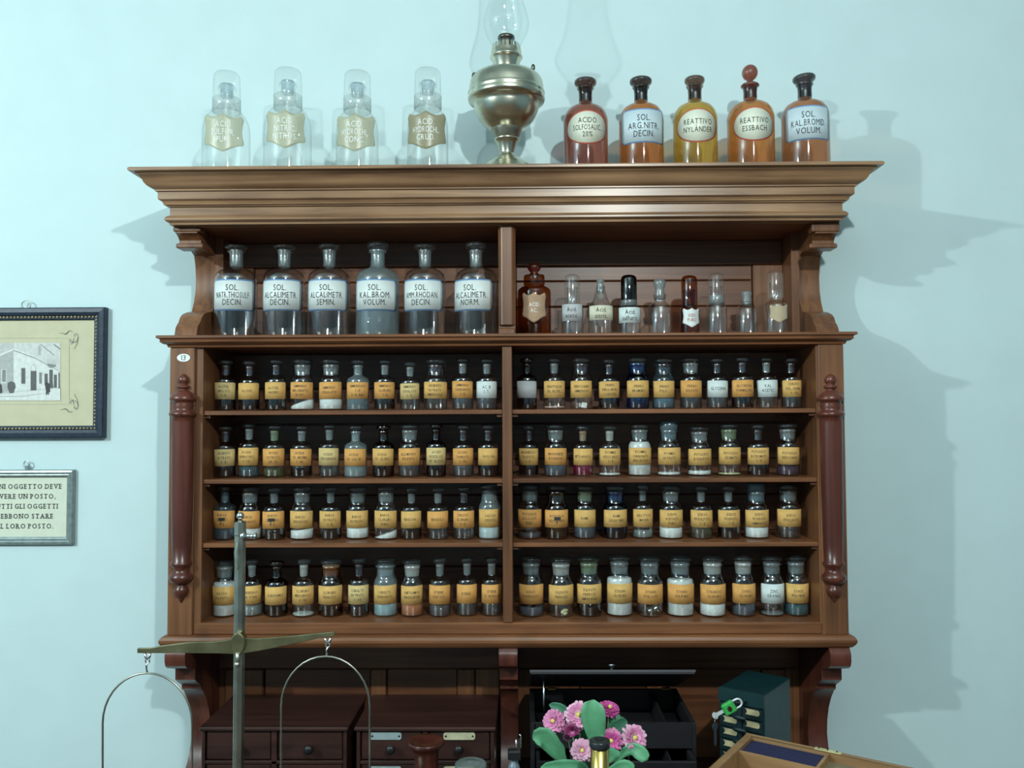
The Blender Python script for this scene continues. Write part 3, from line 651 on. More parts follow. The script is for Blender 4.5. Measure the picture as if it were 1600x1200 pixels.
# six large clear bottles in the upper compartment
YL = 1.905
for px, wp, y_top, lines, cl, rot in ((370, 66, 384, 'SOL./NATR.THIOSULF./DECIN.', 0, 9), (445, 65, 384, 'SOL./ALCALIMETR./DECIN.', 0, 4), (515, 66, 383, 'SOL./ALCALIMETR./SEMIN.', 0, 4), (590.5, 68, 380, 'SOL./KAL.BROM./VOLUM.', 1, 1), (664, 66, 383, 'SOL./AMM.RHODAN./DECIN.', 0, -4), (743, 67, 380, 'SOL./ALCALIMETR./NORM.', 0, -13)):
    r = wp/2; zb = ZM; dy = y_top-384
    body = [(0, 'B'), (r-4, 'B'), (r-1, ('z', .003)), (r, ('z', .008)), (r, 440), (r-.6, 435), (r-3, 429), (r-8, 424.5), (r-15, 421), (13, 418.5), (11, 415), (10.8, 400), (10.8, 396), (13.5, 395), (14, 393), (13.5, 391.5)]
    stop = [(0, 418), (8.6, 418), (9.0, 416), (10, 394), (10, 392), (15, 390), (17.5, 388.5+dy/2), (17.5, 386+dy), (16, 384.5+dy), (0, 384+dy)]
    tx = lines.split('/')
    t = fancy(px, YL, zb, [('bottle_body', body, M_cloud if cl else M_clear)], 'large %s stoppered bottle with blue-edged white label reading %s' % ('cloudy' if cl else 'clear', ' '.join(tx)), 'bottle', 'large solution bottles in the upper compartment', 'solution_bottle')
    pr = conv(stop, px, YL, zb)
    B().lathe(pr[:5]+[(0, pr[4][1])], seg=20, mat=0).lathe(pr[4:], seg=24, mat=1).build('stopper', [M_frost, M_disc], t)
    if cl: fill_mesh(conv(body, px, YL, zb), 1, .10, .96).build('liquid', lmat('grey'), t)
    big_label(t, px, YL, zb, r, 441, 489, r-2.2, 'chamfer', M_bord, M_pan, tx, M_ink, rot)
# nine small stoppered and hooded bottles
YV = 1.90
M_ambd = glass('deep_amber_glass', (.62, .30, .10), .5, .8, .06); M_redst = glass('red_brown_glass', (.45, .10, .05), .5, .7, .08, .05, .25, (.35, .06, .03))
M_smoke = glass('smoky_dark_glass', (.10, .09, .09), .5, .8, .08); M_tanl = plain('etched_tan_label', (.50, .40, .26), .7, 0, .1); M_pinkl = plain('faded_pink_label', (.42, .27, .17), .7, 0, .12); M_creaml = plain('cream_paper', (.70, .68, .52), .7)
def bodyp(r, ysh, rn, yn): return [(0, 'B'), (r-3, 'B'), (r-.6, ('z', .002)), (r, ('z', .006)), (r, ysh), (r-1, ysh-2), (r-3.5, ysh-4.5), ((r+rn)/2, ysh-6), (rn+.8, ysh-7.5), (rn, ysh-9), (rn, yn), (rn+1.2, yn-.5), (rn+1.2, yn-2), (rn*.7, yn-2)]
G9 = 'small stoppered bottles in the upper compartment'
def hood(r, y0, y1): return [(r, y0), (r, y1+7), (r-.8, y1+4), (r-3, y1+1.2), (r-6, y1+.2), (0, y1)]
def stopp(pts): return pts
t = fancy(834, YV, ZM, [('bottle_body', [(0, 'B'), (23, 'B'), (26, ('z', .005)), (26, 457), (25, 453), (21, 449.5), (15.5, 447.5), (15, 446)], M_ambd), ('neck_ring', [(15, 447.5), (16.5, 445), (16.5, 433), (15.5, 430.5), (9, 430)], M_ambd), ('stopper', [(0, 432), (8, 432), (7, 428), (5.5, 426), (8.5, 423), (10.5, 419.5), (10, 415.5), (7, 412.5), (4, 411), (0, 410)], M_redst)], 'squat amber bottle with red knobbed stopper beside the divider', 'bottle', G9, 'dropping_bottle')
big_label(t, 834, YV, ZM, 26, 460, 507, 19, 'shield', M_pinkl, None, ['SOL./', 'AC.'] and ['ACID', 'AC.'], M_inkwhite, -2, 6, 9, 24)
t = fancy(893, YV, ZM, [('bottle_body', bodyp(17, 483, 8, 452), M_clear), ('glass_hood', hood(11.5, 476, 429), M_clearw)], 'small clear hooded bottle with grey paper label beside the amber bottle', 'bottle', G9, 'hooded_bottle')
big_label(t, 893, YV, ZM, 17, 477, 503, 16, 'round', LAB['g'], None, ['Acid.', 'acetic.'], M_ink, -6, 6.5, 9.5, 25, c=.002)
t = fancy(937, YV, ZM, [('bottle_body', [(0, 'B'), (17, 'B'), (19.3, ('z', .005)), (19.5, 482), (18.5, 478), (14, 473), (10.5, 466), (8, 456), (6.5, 449), (7.5, 447.5)], M_clear), ('stopper', [(0, 458), (5.5, 458), (6.2, 447), (4.5, 443), (6.5, 440), (6, 437), (0, 435.5)], M_frost)], 'small clear bottle with cone neck and cream label reading Acid nitric', 'bottle', G9, 'dropping_bottle')
big_label(t, 937, YV, ZM, 19.5, 479.5, 502, 18.3, 'round', M_creaml, None, ['Acid.', 'nitric.'], M_ink, -2, 7, 9.5, 28, c=.002)
t = fancy(981, YV, ZM, [('bottle_body', bodyp(17.5, 485, 9, 455), M_clear), ('glass_hood', hood(12.5, 477, 430), M_smoke), ('hood_foot', [(11.5, 479), (12.8, 478), (12.8, 470), (11.5, 468)], M_frost)], 'small bottle under a dark smoky hood, label reading Acid sulfuric', 'bottle', G9, 'hooded_bottle')
big_label(t, 981, YV, ZM, 17.5, 482, 506, 16.8, 'round', LAB['w'], None, ['Acid.', 'sulfuric.'], M_ink, 0, 7, 9.5, 29, c=.002)
fancy(1029, YV, ZM, [('bottle_body', bodyp(18, 481, 9, 463), M_clear), ('stopper', [(0, 468), (8, 468), (9.2, 462), (7, 455), (7.5, 450), (9.5, 445), (9.5, 439), (7, 437), (0, 436.5)], M_frost)], 'small unlabelled clear bottle with knobbed glass stopper', 'bottle', G9, 'dropping_bottle')
t = fancy(1075, YV, ZM, [('bottle_body', bodyp(15, 485, 9, 455), M_ambd), ('glass_hood', hood(12.5, 479, 431), M_ambd)], 'slim amber hooded bottle with white shield label in red print', 'bottle', G9, 'hooded_bottle')
big_label(t, 1075, YV, ZM, 15, 483, 513, 13.2, 'shield', M_pan, None, ['IODI', 'PURO'], M_inkred, 3, 5, 7, 19)
fancy(1117, YV, ZM, [('bottle_body', bodyp(16, 480, 9, 450), M_clear), ('glass_hood', hood(12, 474, 427), M_clearw), ('neck_foot', [(11, 476), (12.4, 475), (12.4, 464), (11, 462)], M_frost)], 'slim unlabelled clear bottle under a tall glass hood', 'bottle', G9, 'hooded_bottle')
fancy(1164, YV, ZM, [('bottle_body', bodyp(16, 484, 8, 472), M_clear), ('stopper', [(0, 478), (6.5, 478), (8, 471), (6.5, 465), (8.5, 460), (8, 456), (0, 454.5)], M_frost)], 'shortest unlabelled clear bottle with small ground stopper', 'bottle', G9, 'dropping_bottle')
t = fancy(1209, YV, ZM, [('bottle_body', bodyp(19, 478, 9, 445), M_clear), ('glass_hood', hood(12.5, 466, 423), M_clearw)], 'tall clear hooded bottle with faded tan shield label by the end board', 'bottle', G9, 'hooded_bottle')
big_label(t, 1209, YV, ZM, 19, 478, 506, 14, 'shield', M_tanl, None, None, None, 0)
# four hooded acid bottles on the cornice
YT = 1.87
M_shld = glass('ochre_etched_shield', (.9, .9, .8), .9, .2, .05, .3, .62, (.68, .60, .38)); M_shld2 = glass('brown_etched_shield', (.8, .76, .62), .9, .2, .05, .3, .78, (.44, .36, .20))
for px, r, yt, lines, sm, rr_, lab in ((353, 37, 115, 'ACID/SULFUR./PUR.', M_shld, 21.5, 'palest illegible ochre shield'), (449, 37.5, 110, 'ACID./NITRIC./NITROS.', M_shld, 22, 'shield reading ACID NITRIC NITROS'), (558, 33.5, 114, 'ACID./HYDROCHL./CONC.', M_shld, 21.5, 'shield reading ACID HYDROCHL CONC'), (668.5, 32.5, 110, 'ACID./HYDROCHL./CRUD.', M_shld2, 21.5, 'darkest shield reading ACID HYDROCHL CRUD')):
    dy = yt-113
    body = [(0, 'B'), (r-4, 'B'), (r-.5, ('z', .004)), (r, ('z', .01)), (r-.5, 205+dy), (r-1.5, 196+dy), (r-4, 188+dy), (r-8, 181+dy), (r-12, 176+dy), (rr_-1, 173+dy), (rr_-4, 170+dy), (14, 167+dy), (12, 160+dy), (11.5, 141+dy), (14, 138+dy), (14, 135+dy), (11, 133+dy)]
    t = fancy(px, YT, ZT, [('bottle_body', body, M_clearw), ('collar', [(rr_-2, 175+dy), (rr_+.4, 174+dy), (rr_+.4, 154+dy), (rr_-1, 152.5+dy)], glass('ground_collar', (.88, .90, .89), .6, .6, .05, .2, .22, (.74, .78, .76))), ('glass_hood', [(rr_, 174+dy), (rr_-.4, 140+dy), (rr_-1, 122+dy), (rr_-1.5, 117+dy), (rr_-4, 114+dy), (rr_-9, 113+dy), (0, 113+dy)], M_clearw), ('stopper', [(0, 150+dy), (9, 150+dy), (10, 137+dy), (11.5, 136+dy), (11, 131+dy), (0, 130+dy)], M_disc)], 'clear hooded acid bottle on the cornice with '+lab, 'bottle', 'hooded acid bottles on the cornice', 'acid_bottle')
    big_label(t, px, YT, ZT, r, 187+dy, 246+dy, 30, 'shield', sm, None, lines.split('/'), M_inkwhite, {353: 11, 449: 9, 558: 4}.get(px, 1), 9, 12, 44, 'r', yoff=1)
# five amber bottles on the cornice
def amber(nm, c): return glass('amber_'+nm, c, .55, .75, .08, .06, .22, tuple(v*v*.95 for v in c))
for px, r, gm, dk, kind, tx, rot, lab, ball in (
    (916, 35, (.72, .40, .32), (.22, .10, .08), 'oval', 'ACIDO/SOLFOSALIC./20%', 0, 'red-brown bottle on the cornice, oval label reading ACIDO SOLFOSALIC 20%', 0),
    (1003, 35, (.86, .50, .24), (.14, .09, .08), 'chamfer', 'SOL./ARG.NITR./DECIN.', -1, 'orange-brown bottle on the cornice, blue-edged label reading SOL ARG NITR DECIN', 0),
    (1087.5, 34.5, (.88, .68, .27), (.32, .17, .12), 'oval', 'REATTIVO/NYLÅNDER', -4, 'yellow-amber bottle on the cornice, oval label reading REATTIVO NYLANDER', 0),
    (1174.5, 36.5, (.90, .56, .28), (.34, .16, .12), 'oval', 'REATTIVO/ESSBACH', -5, 'orange bottle with ball stopper on the cornice, oval label reading REATTIVO ESSBACH', 1),
    (1260, 36.5, (.82, .52, .34), (.12, .10, .10), 'chamfer', 'SOL./KAL.BROMID./VOLUM.', -10, 'brown bottle on the cornice, blue-edged label reading SOL KAL BROMID VOLUM', 0)):
    dy = -(px-916)/344*6
    q = lambda y: y+dy
    body = [(0, 'B'), (r-4, 'B'), (r-.8, ('z', .004)), (r, ('z', .01)), (r, q(192)), (r-.6, q(186)), (r-3, q(178.5)), (r-7.5, q(172)), (r-15, q(167.5)), (14, q(166)), (11.5, q(163.5)), (10.8, q(160)), (10.5, q(150)), (11, q(142)), (13, q(140)), (13.5, q(138)), (12.5, q(136.5))]
    g = amber(str(px), gm); gd = glass('amber_neck_'+str(px), tuple(v**.5*.75 for v in dk), .5, .8, .08)
    k = 12
    t = fancy(px, YT, ZT, [('bottle_body', body[:k], g), ('neck', body[k-1:], gd)], lab, 'bottle', 'amber bottles on the cornice', 'amber_bottle')
    if ball:
        pr = conv([(0, 158), (9, 158), (10, 137), (14, 136), (14.5, 134), (13, 132), (7, 130.5), (5, 128), (4.6, 126)], px, YT, ZT)
        b = B().lathe(pr, seg=20)
        c = PX(px-1, 114, YT); b.lathe([(12.5*YT/F*math.sin(i*math.pi/12), -13*YT/F*math.cos(i*math.pi/12)) for i in range(13)], (0, 0, c.z-ZT), 20)
        b.build('stopper', glass('ball_stopper_amber', (.62, .32, .26), .5, .7, .08, .05, .35, (.42, .15, .11)), t)
    else:
        pr = conv([(0, q(160)), (9, q(160)), (10.4, q(138)), (11, q(136)), (15.5, q(134)), (17.6, q(131)), (17.6, q(127.5)), (16, q(125.5)), (9, q(124.5)), (0, q(124.3))], px, YT, ZT)
        if 1080 < px < 1100: pr = [(a*.9, z) for a, z in pr]
        o = B().lathe(pr, seg=24).build('stopper', gd, t)
        if px == 1260:
            o.rotation_euler = (0, R(-5), 0); o.location = (pr[3][1]*math.sin(R(5)), 0, pr[3][1]*(1-math.cos(R(5))))
    if kind == 'oval': big_label(t, px, YT, ZT, r, q(184), q(236), 30.5, 'oval', M_bordr, M_cream, tx.split('/'), M_ink, rot, 8.2, 12.5 if tx.count('/') == 1 else 11, 46, 'r', .0028)
    else: big_label(t, px, YT, ZT, r, q(183), q(235), 32.5, 'chamfer', M_bord, M_pang, tx.split('/'), M_ink, rot, 9.5, 12.5, 54, 'r', .0028)

# ================================================================== OIL LAMP
pc = PX(791.5, 200, 1.86); YO = 1.86
lampo = thing('oil_lamp', (pc.x, YO, ZT), 'tarnished brass oil lamp with glass chimney on the cornice', 'lamp')
def cv(pr): return conv(pr, 791.5, YO, ZT)
foot = [(0, 'B'), (42, 'B'), (43, ('z', .003)), (40, ('z', .008)), (36, 259), (30, 255), (25, 250.5), (19, 246.5), (13.5, 243.5), (12, 241), (12.3, 238), (13.5, 232), (15.5, 225), (17.5, 221.5), (19.5, 220), (20, 218), (18.5, 216.5)]
B().lathe(cv(foot), seg=40).build('foot', M_lampm, lampo)
B().lathe(cv([(18.5, 217), (20.5, 213), (23, 207), (25.5, 201), (26, 196)]), seg=40).build('neck_collar', plain('ribbed_collar_metal', (.34, .32, .25), .35, 1, .3, 60), lampo)
B().lathe(cv([(24, 203), (31, 199), (38, 193), (44, 186), (48.5, 177), (51, 169), (52, 162), (55, 161), (60, 159), (61, 156), (60.5, 152), (60, 148.5), (61, 146.5), (59.5, 144)]), seg=48).build('font_bowl', M_lampm, lampo)
B().lathe(cv([(59.5, 144.5), (59, 141), (58.7, 136), (57, 128), (53.5, 122.5), (48, 118.5), (40, 115), (30, 112), (20, 110.5), (18, 110)]), seg=48).build('font_shoulder', M_lampm, lampo)
B().lathe(cv([(18, 111), (18.5, 108), (20.5, 102), (23, 95), (24.5, 92), (25.8, 91), (25.8, 89), (24.5, 87.5), (24, 86), (23, 79)]), seg=40).build('burner', M_lampm, lampo)
b = B()
zz0, zz1 = PX(791, 85, YO).z-ZT, PX(791, 71, YO).z-ZT; r0, r1 = 23.5*YO/F, 21.5*YO/F
for i in range(20):
    a0 = 2*math.pi*i/20; a1 = a0+.22
    b.add([(r0*math.sin(a0), -r0*math.cos(a0), zz0), (r0*math.sin(a1), -r0*math.cos(a1), zz0), (r1*math.sin(a1-.02), -r1*math.cos(a1-.02), zz1), (r1*math.sin(a0+.02), -r1*math.cos(a0+.02), zz1)], [(0, 1, 2, 3)])
o = b.build('chimney_gallery', M_lampm, lampo); md = o.modifiers.new('t', 'SOLIDIFY'); md.thickness = .001
B().lathe(cv([(0, 88), (8, 88), (8, 72), (10.5, 68), (9.5, 64), (13, 62), (13.8, 60), (13, 57), (9, 55.5), (0, 55)]), seg=28).build('flame_spreader', M_lampd, lampo)
B().lathe(cv([(21, 84), (20.5, 78), (22, 72), (27, 63), (33, 52), (36, 42), (36, 33), (33.5, 22), (29.5, 10), (26, -3), (23, -20), (21, -45), (19.5, -80), (18.5, -120)]), seg=40).build('glass_chimney', glass('chimney_glass', (.975, .985, .98), .8, .6, .07, .05), lampo)
kx = lambda a: (a-791.5)*YO/F
zk = PX(791, 112, YO).z-ZT
B().tube([(kx(826), -.01, zk-.012), (kx(833), -.012, zk+.004)], .002).ball((kx(834), -.012, zk+.004), .0045, 12, 0, 1.7).build('wick_knob', M_lampd, lampo)
B().lathe([(0, .012), (.006, .012), (.007, .008), (.007, 0)], (kx(742), -.012, PX(791, 124, YO).z-ZT-.003), 14).build('filler_cap', M_lampd, lampo)

# ================================================================== PICTURES ON THE WALL
def frame_bars(b, x0, x1, z0, z1, wd, prof, mat=0):
    """mitred frame from a profile (inward distance, projection from wall)"""
    vs_ = []
    for d_, t_ in prof:
        vs_ += [(x0+d_, YW-t_, z0+d_), (x1-d_, YW-t_, z0+d_), (x1-d_, YW-t_, z1-d_), (x0+d_, YW-t_, z1-d_)]
    fs = []
    for i in range(len(prof)-1):
        for k in range(4): l = (k+1) % 4; fs.append((i*4+k, i*4+l, i*4+4+l, i*4+4+k))
    return b.add(vs_, fs, mat)
P1 = PX(165, 480, YW-.015); P2 = PX(165, 684, YW-.015)
x1, z1, z0 = P1.x, P1.z, P2.z; x0 = x1-.50
fo = ((x0+x1)/2, YW, z0)
pf = thing('picture_frame', fo, 'dark blue frame with gilt beading around an old street photograph', 'picture')
M_blue = plain('blue_black_frame', (.016, .030, .055), .45, 0, .3, 90, .2); M_gold = plain('gilt', (.50, .42, .22), .5, .6, .5, 200, .5); M_mat = plain('buff_card_mount', (.62, .58, .40), .85, 0, .04, 30)
frame_bars(B(), x0, x1, z0, z1, .03, [(0, .001), (0, .016), (.003, .019), (.012, .020), (.019, .017), (.020, .012), (.026, .012), (.029, .010), (.029, .004)]).build('frame', M_blue, pf, fo)
b = B(); sp = .0085
n = int((x1-x0-.044)/sp)
for i in range(n+1):
    x = x0+.022+(x1-x0-.044)*i/n
    for z in (z0+.0225, z1-.0225): b.lathe([(0, -.0025), (.0030, -.001), (.0030, .001), (0, .0025)], (0, 0, 0), 6, 0, True, Matrix.Translation((x, YW-.0135, z)) @ Matrix.Rotation(.6*(-1)**i, 4, 'Y'))
n2 = int((z1-z0-.044)/sp)
for i in range(1, n2):
    z = z0+.022+(z1-z0-.044)*i/n2
    for x in (x0+.0225, x1-.0225): b.lathe([(0, -.0032), (.0024, -.001), (.0024, .001), (0, .0032)], (0, 0, 0), 6, 0, True, Matrix.Translation((x, YW-.0135, z)) @ Matrix.Rotation(.6*(-1)**i, 4, 'Y'))
tag(b.build('gilt_beading', M_gold, pf, fo), kind='stuff')
mo = B().box(x0+.028, x1-.028, YW-.0055, YW-.002, z0+.028, z1-.028).build('mount', M_mat, pf, fo)
Yp = YW-.0062
def zp(a, c): return PX(a/6.318, 500+c/6.318, Yp)
tones = [plain('print_tone_%d' % i, (v*.97, v, v*.96), .6, 0, .10, 120) for i, v in enumerate((.64, .55, .44, .24, .11, .05, .74))]
ph = B(); lay = [0]
def poly(pts, tone):
    lay[0] += 1; y = Yp-.00003*lay[0]
    q = [zp(a, c) for a, c in pts]; ph.add([(v.x, y, v.z) for v in q], [tuple(range(len(q)))], tone)
def rect(a, c, a2, c2, tone): poly([(a, c), (a2, c), (a2, c2), (a, c2)], tone)
rect(-600, 225, 597, 795, 0)
poly([(-600, 225), (135, 225), (135, 290), (0, 352), (-600, 560)], 1); poly([(-600, 560), (0, 352), (135, 290), (135, 700), (-600, 760)], 2)
poly([(135, 290), (597, 520), (597, 660), (135, 700)], 6); poly([(135, 225), (430, 225), (597, 380), (597, 520), (135, 290)], 0)
poly([(-600, 550), (0, 340), (135, 280), (350, 362), (597, 500), (597, 508), (350, 372), (135, 296), (0, 358), (-600, 574)], 6)
poly([(135, 296), (350, 372), (597, 508), (597, 512), (350, 380), (135, 304)], 3)
rect(12, 485, 66, 625, 0); rect(22, 492, 58, 610, 3); rect(205, 470, 256, 634, 1); rect(212, 476, 250, 628, 4)
poly([(300, 500), (306, 460), (322, 434), (338, 428), (352, 450), (358, 500)], 1); poly([(308, 498), (316, 458), (330, 442), (344, 458), (350, 498)], 6); rect(303, 503, 360, 695, 4)
rect(388, 518, 414, 628, 3); rect(440, 530, 472, 640, 4); rect(488, 490, 522, 672, 4); rect(533, 540, 562, 668, 4); rect(578, 520, 592, 690, 4)
rect(376, 250, 402, 345, 1); rect(382, 256, 398, 340, 2)
poly([(468, 380), (552, 392), (552, 440), (468, 432)], 1); poly([(468, 432), (556, 444), (548, 462), (500, 474), (474, 458)], 3)
for k in range(7): poly([(400+k*20, 236+k*16), (422+k*20, 252+k*16), (420+k*20, 258+k*16), (398+k*20, 242+k*16)], 3)
for k in range(3): poly([(535+k*20, 236+k*14), (556+k*20, 256+k*14), (553+k*20, 262+k*14), (533+k*20, 244+k*14)], 4)
poly([(-600, 770), (135, 720), (360, 700), (597, 676), (597, 795), (-600, 795)], 6); poly([(-600, 756), (135, 700), (135, 722), (-600, 782)], 1)
poly([(-600, 790), (0, 752), (230, 748), (440, 722), (440, 726), (230, 756), (0, 760), (-600, 795)], 2)
poly([(75, 660), (80, 622), (110, 604), (146, 618), (154, 660), (140, 700), (135, 722), (98, 724), (88, 700)], 4)
poly([(-30, 640), (-5, 622), (16, 640), (26, 720), (-34, 728)], 5)
poly([(446, 640), (450, 622), (462, 606), (476, 618), (498, 636), (504, 660), (494, 668), (500, 712), (486, 716), (486, 738), (474, 740), (472, 718), (466, 740), (454, 738), (456, 700)], 5)
poly([(496, 620), (508, 600), (522, 620), (528, 668), (500, 672)], 4)
for x in (-120, -240, -380): rect(x, 470, x+46, 640, 3)
ph.build('photograph', tones, pf, fo)
orn = B()
def stroke(pts, wd, y=Yp-.0004):
    v = [zp(a, c) for a, c in pts]; d3 = wd/6.318/653; vs_ = []
    for i, p in enumerate(v):
        t_ = (v[min(i+1, len(v)-1)]-v[max(i-1, 0)]); nrm = Vector((-t_.z, 0, t_.x)).normalized()*d3*(.35+.65*math.sin(math.pi*(i+.5)/len(v)))
        vs_ += [(p.x+nrm.x, y, p.z+nrm.z), (p.x-nrm.x, y, p.z-nrm.z)]
    orn.add(vs_, [(2*i, 2*i+1, 2*i+3, 2*i+2) for i in range(len(v)-1)])
for a, c, a2, c2 in ((-690, 180, 683, 182), (-690, 832, 683, 834), (682, 180, 685, 832), (-690, 180, -687, 832)):
    v = [zp(a, c), zp(a2, c), zp(a2, c2), zp(a, c2)]; orn.add([(p.x, Yp+.0002, p.z) for p in v], [(0, 1, 2, 3)])
S = lambda cx, cy, r, a0, a1, k=0: [(cx+(r+k*i)*math.cos(R(a0+(a1-a0)*i/9)), cy+(r+k*i)*math.sin(R(a0+(a1-a0)*i/9))) for i in range(10)]
for mir in (1, -1):
    for q in (S(720, 170, 52, -60, 120), S(705, 200, 18, 0, 300, -1), S(745, 150, 16, 100, 380, -1), S(640, 110, 30, 20, 120), S(690, 130, 26, 180, 340), [(590, 128), (620, 132), (650, 136), (672, 122), (684, 112)], [(735, 290), (742, 262), (760, 236), (768, 200), (764, 170)], [(700, 240), (715, 226), (728, 200), (724, 176)]):
        stroke(q if mir == 1 else [(a, 1014-c) for a, c in q], 3.2)
tag(orn.build('printed_ornament', plain('grey_print', (.27, .29, .24), .8), pf, fo), kind='stuff')
hk = PX(41, 474, YW-.012)
B().tube([(hk.x+.011*math.cos(R(a)), YW-.012, hk.z-.003+.0095*math.sin(R(a))) for a in range(0, 360, 24)], .0012, 6, 0, True).box(hk.x-.004, hk.x+.004, YW-.014, YW-.001, hk.z-.016, hk.z-.010).build('hanging_ring', M_brass, pf, fo)
# the motto
P1 = PX(115, 734, YW-.012); P2 = PX(115, 851, YW-.012)
x1, z1, z0 = P1.x, P1.z, P2.z; x0 = x1-.232
so2 = ((x0+x1)/2, YW, z0)
sg = thing('motto_sign', so2, 'silver-framed printed Italian motto hanging below the street photograph', 'sign')
M_silv = plain('silver_frame', (.30, .36, .36), .38, .55, .2, 80)
frame_bars(B(), x0, x1, z0, z1, .018, [(0, .001), (0, .010), (.002, .013), (.006, .014), (.010, .011), (.013, .0115), (.017, .009), (.018, .003)]).build('frame', M_silv, sg, so2)
cdp = B().box(x0+.0175, x1-.0175, YW-.005, YW-.001, z0+.0175, z1-.0175).build('card', plain('cream_card', (.72, .76, .62), .8, 0, .03), sg, so2)
b = B(); Yt = YW-.0054
pit = (PX(50, 760, Yt).z-PX(50, 822, Yt).z)/4
cxs = PX(38.5, 791, Yt)
for vs_, fs in text_shapes(['OGNI OGGETTO DEVE', 'AVERE UN POSTO,', 'TUTTI GLI OGGETTI', 'DEBBONO STARE', 'AL LORO POSTO.'], .0112, pit, .30, 's', gap=.26, sx=.92, serif=True):
    b.add([(cxs.x+u*.98, Yt, cxs.z+v) for u, v in vs_], fs)
b.build('lettering', M_ink, cdp, so2)
hk = PX(41, 724, YW-.012)
B().tube([(hk.x+.007*math.cos(R(a)), YW-.010, hk.z-.001+.007*math.sin(R(a))) for a in range(0, 360, 24)], .0013, 6, 0, True).box(hk.x-.003, hk.x+.003, YW-.012, YW-.001, z1-.001, hk.z-.006).build('hanging_ring', M_steel, sg, so2)

# ================================================================== OBJECTS ON THE DESK
ZD += LIFT
def at(p, z=ZD): return (p.x, p.y, z)
# two drawer boxes
def drawer_box(xa, xb, ztop, holders, label):
    t = thing('drawer_cabinet', ((xa+xb)/2, 1.90, ZD), label, 'cabinet', 'small drawer cabinets under the shelf'); of = ((xa+xb)/2, 1.90, ZD)
    yf = 1.797
    c = B().box(xa, xa+.008, yf, 2.0, ZD, ztop-.008).box(xb-.008, xb, yf, 2.0, ZD, ztop-.008).box(xa+.008, xb-.008, 1.99, 2.0, ZD, ztop-.008).box(xa+.008, xb-.008, yf+.02, 1.99, ZD, ZD+.006)
    zr = [ztop-.008, ztop-.074, ZD+.006]
    c.box(xa+.008, xb-.008, yf, 1.99, zr[1]-.004, zr[1]+.003)
    xm = (xa+xb)/2; c.box(xm-.006, xm+.006, yf, 1.99, ZD+.006, ztop-.008)
    c.build('carcass', WDK, t, of, .001)
    B().box(xa-.004, xb+.004, yf-.007, 2.004, ztop-.008, ztop).build('cabinet_top', WDK, t, of, .002)
    for r_ in (0, 1):
        zt, zb = (zr[0]-.002, zr[1]+.005) if r_ == 0 else (zr[1]-.006, zr[2]+.002)
        for k, (a, c_) in enumerate(((xa+.010, xm-.008), (xm+.008, xb-.010))):
            dd = B().box(a, c_, yf+.003, yf+.13, zb, zt).build('drawer', WDK, t, of, .0015)
            cx = (a+c_)/2; cz = (zt+zb)/2-.004
            B().lathe([(.004, 0), (.004, .008), (.009, .012), (.010, .016), (.007, .020), (0, .021)], (0, 0, 0), 14, 0, True, Matrix.Translation((cx, yf+.003, cz)) @ Matrix.Rotation(R(90), 4, 'X')).build('knob', M_black, dd, of)
            if holders:
                zh = zt-.010
                pl_ = [(-.033, -.004), (-.030, -.0075), (.030, -.0075), (.033, -.004), (.033, .004), (.030, .0075), (-.030, .0075), (-.033, .004)]
                hb = B().prism([(cx-.012+.012*k+p, zh+q) for p, q in pl_], yf+.0002, yf+.0028, lambda p, q, t_: (p, t_, q))
                for s in (-1, 1): hb.lathe([(0, 0), (.0022, 0), (.0022, .001)], (0, 0, 0), 8, 1, True, Matrix.Translation((cx-.012+.012*k+s*.028, yf-.0003, zh)) @ Matrix.Rotation(R(-90), 4, 'X'))
                hb.build('label_holder', [plain('tinned_plate', (.42, .52, .52), .45, .3) if (k == 0) else plain('aged_card', (.55, .52, .34), .7), M_black], dd, of)
xa = PX(313, 1138, 1.79).x; xb = PX(541, 1138, 1.79).x
ztc = PX(430, 1137, 1.79).z
drawer_box(xa, xb, ztc, False, 'dark wooden drawer cabinet with plain fronts behind the balance')
xa = PX(556, 1138, 1.79).x; xb = PX(772, 1138, 1.79).x
drawer_box(xa, xb, ztc, True, 'dark wooden drawer cabinet with metal label holders on its drawers')

# dark chest with propped lid and pulled-out drawer
cx0, cx1 = PX(829, 1130, 1.73).x, PX(1088, 1130, 1.73).x; yc0, yc1 = 1.73, 1.95
zrm = PX(955, 1130, 1.73).z; zdf = PX(955, 1170, 1.73).z
co = ((cx0+cx1)/2, 1.84, ZD)
ch = thing('specimen_chest', co, 'black wooden chest with propped lid, compartments and one drawer pulled out', 'chest')
t_ = .009
b = B().box(cx0, cx0+t_, yc0, yc1, ZD, zrm).box(cx1-t_, cx1, yc0, yc1, ZD, zrm).box(cx0+t_, cx1-t_, yc1-t_, yc1, ZD, zrm).box(cx0+t_, cx1-t_, yc0, yc0+t_, zdf, zrm).box(cx0+t_, cx1-t_, yc0+t_, yc1-t_, zdf, zdf+.006).box(cx0+t_, cx1-t_, yc0+.02, yc1-t_, ZD, ZD+.006)
b.build('chest_body', WBK, ch, co, .001)
xv = PX(1042, 1130, 1.73).x
for x in (cx0+.075, xv): B().box(x-.0025, x+.0025, yc0+t_, yc1-t_, zdf+.006, zrm-.004).build('partition', WBK, ch, co)
dz1 = zdf-.004
dr = B().box(cx0+t_+.002, cx1-t_-.002, yc0-.055, yc0-.047, ZD+.012, dz1).box(cx0+t_+.002, cx0+t_+.009, yc0-.047, yc1-.03, ZD+.012, dz1).box(cx1-t_-.009, cx1-t_-.002, yc0-.047, yc1-.03, ZD+.012, dz1).box(cx0+t_+.009, cx1-t_-.009, yc0-.047, yc1-.03, ZD+.012, ZD+.017).build('drawer', WBK, ch, co, .001)
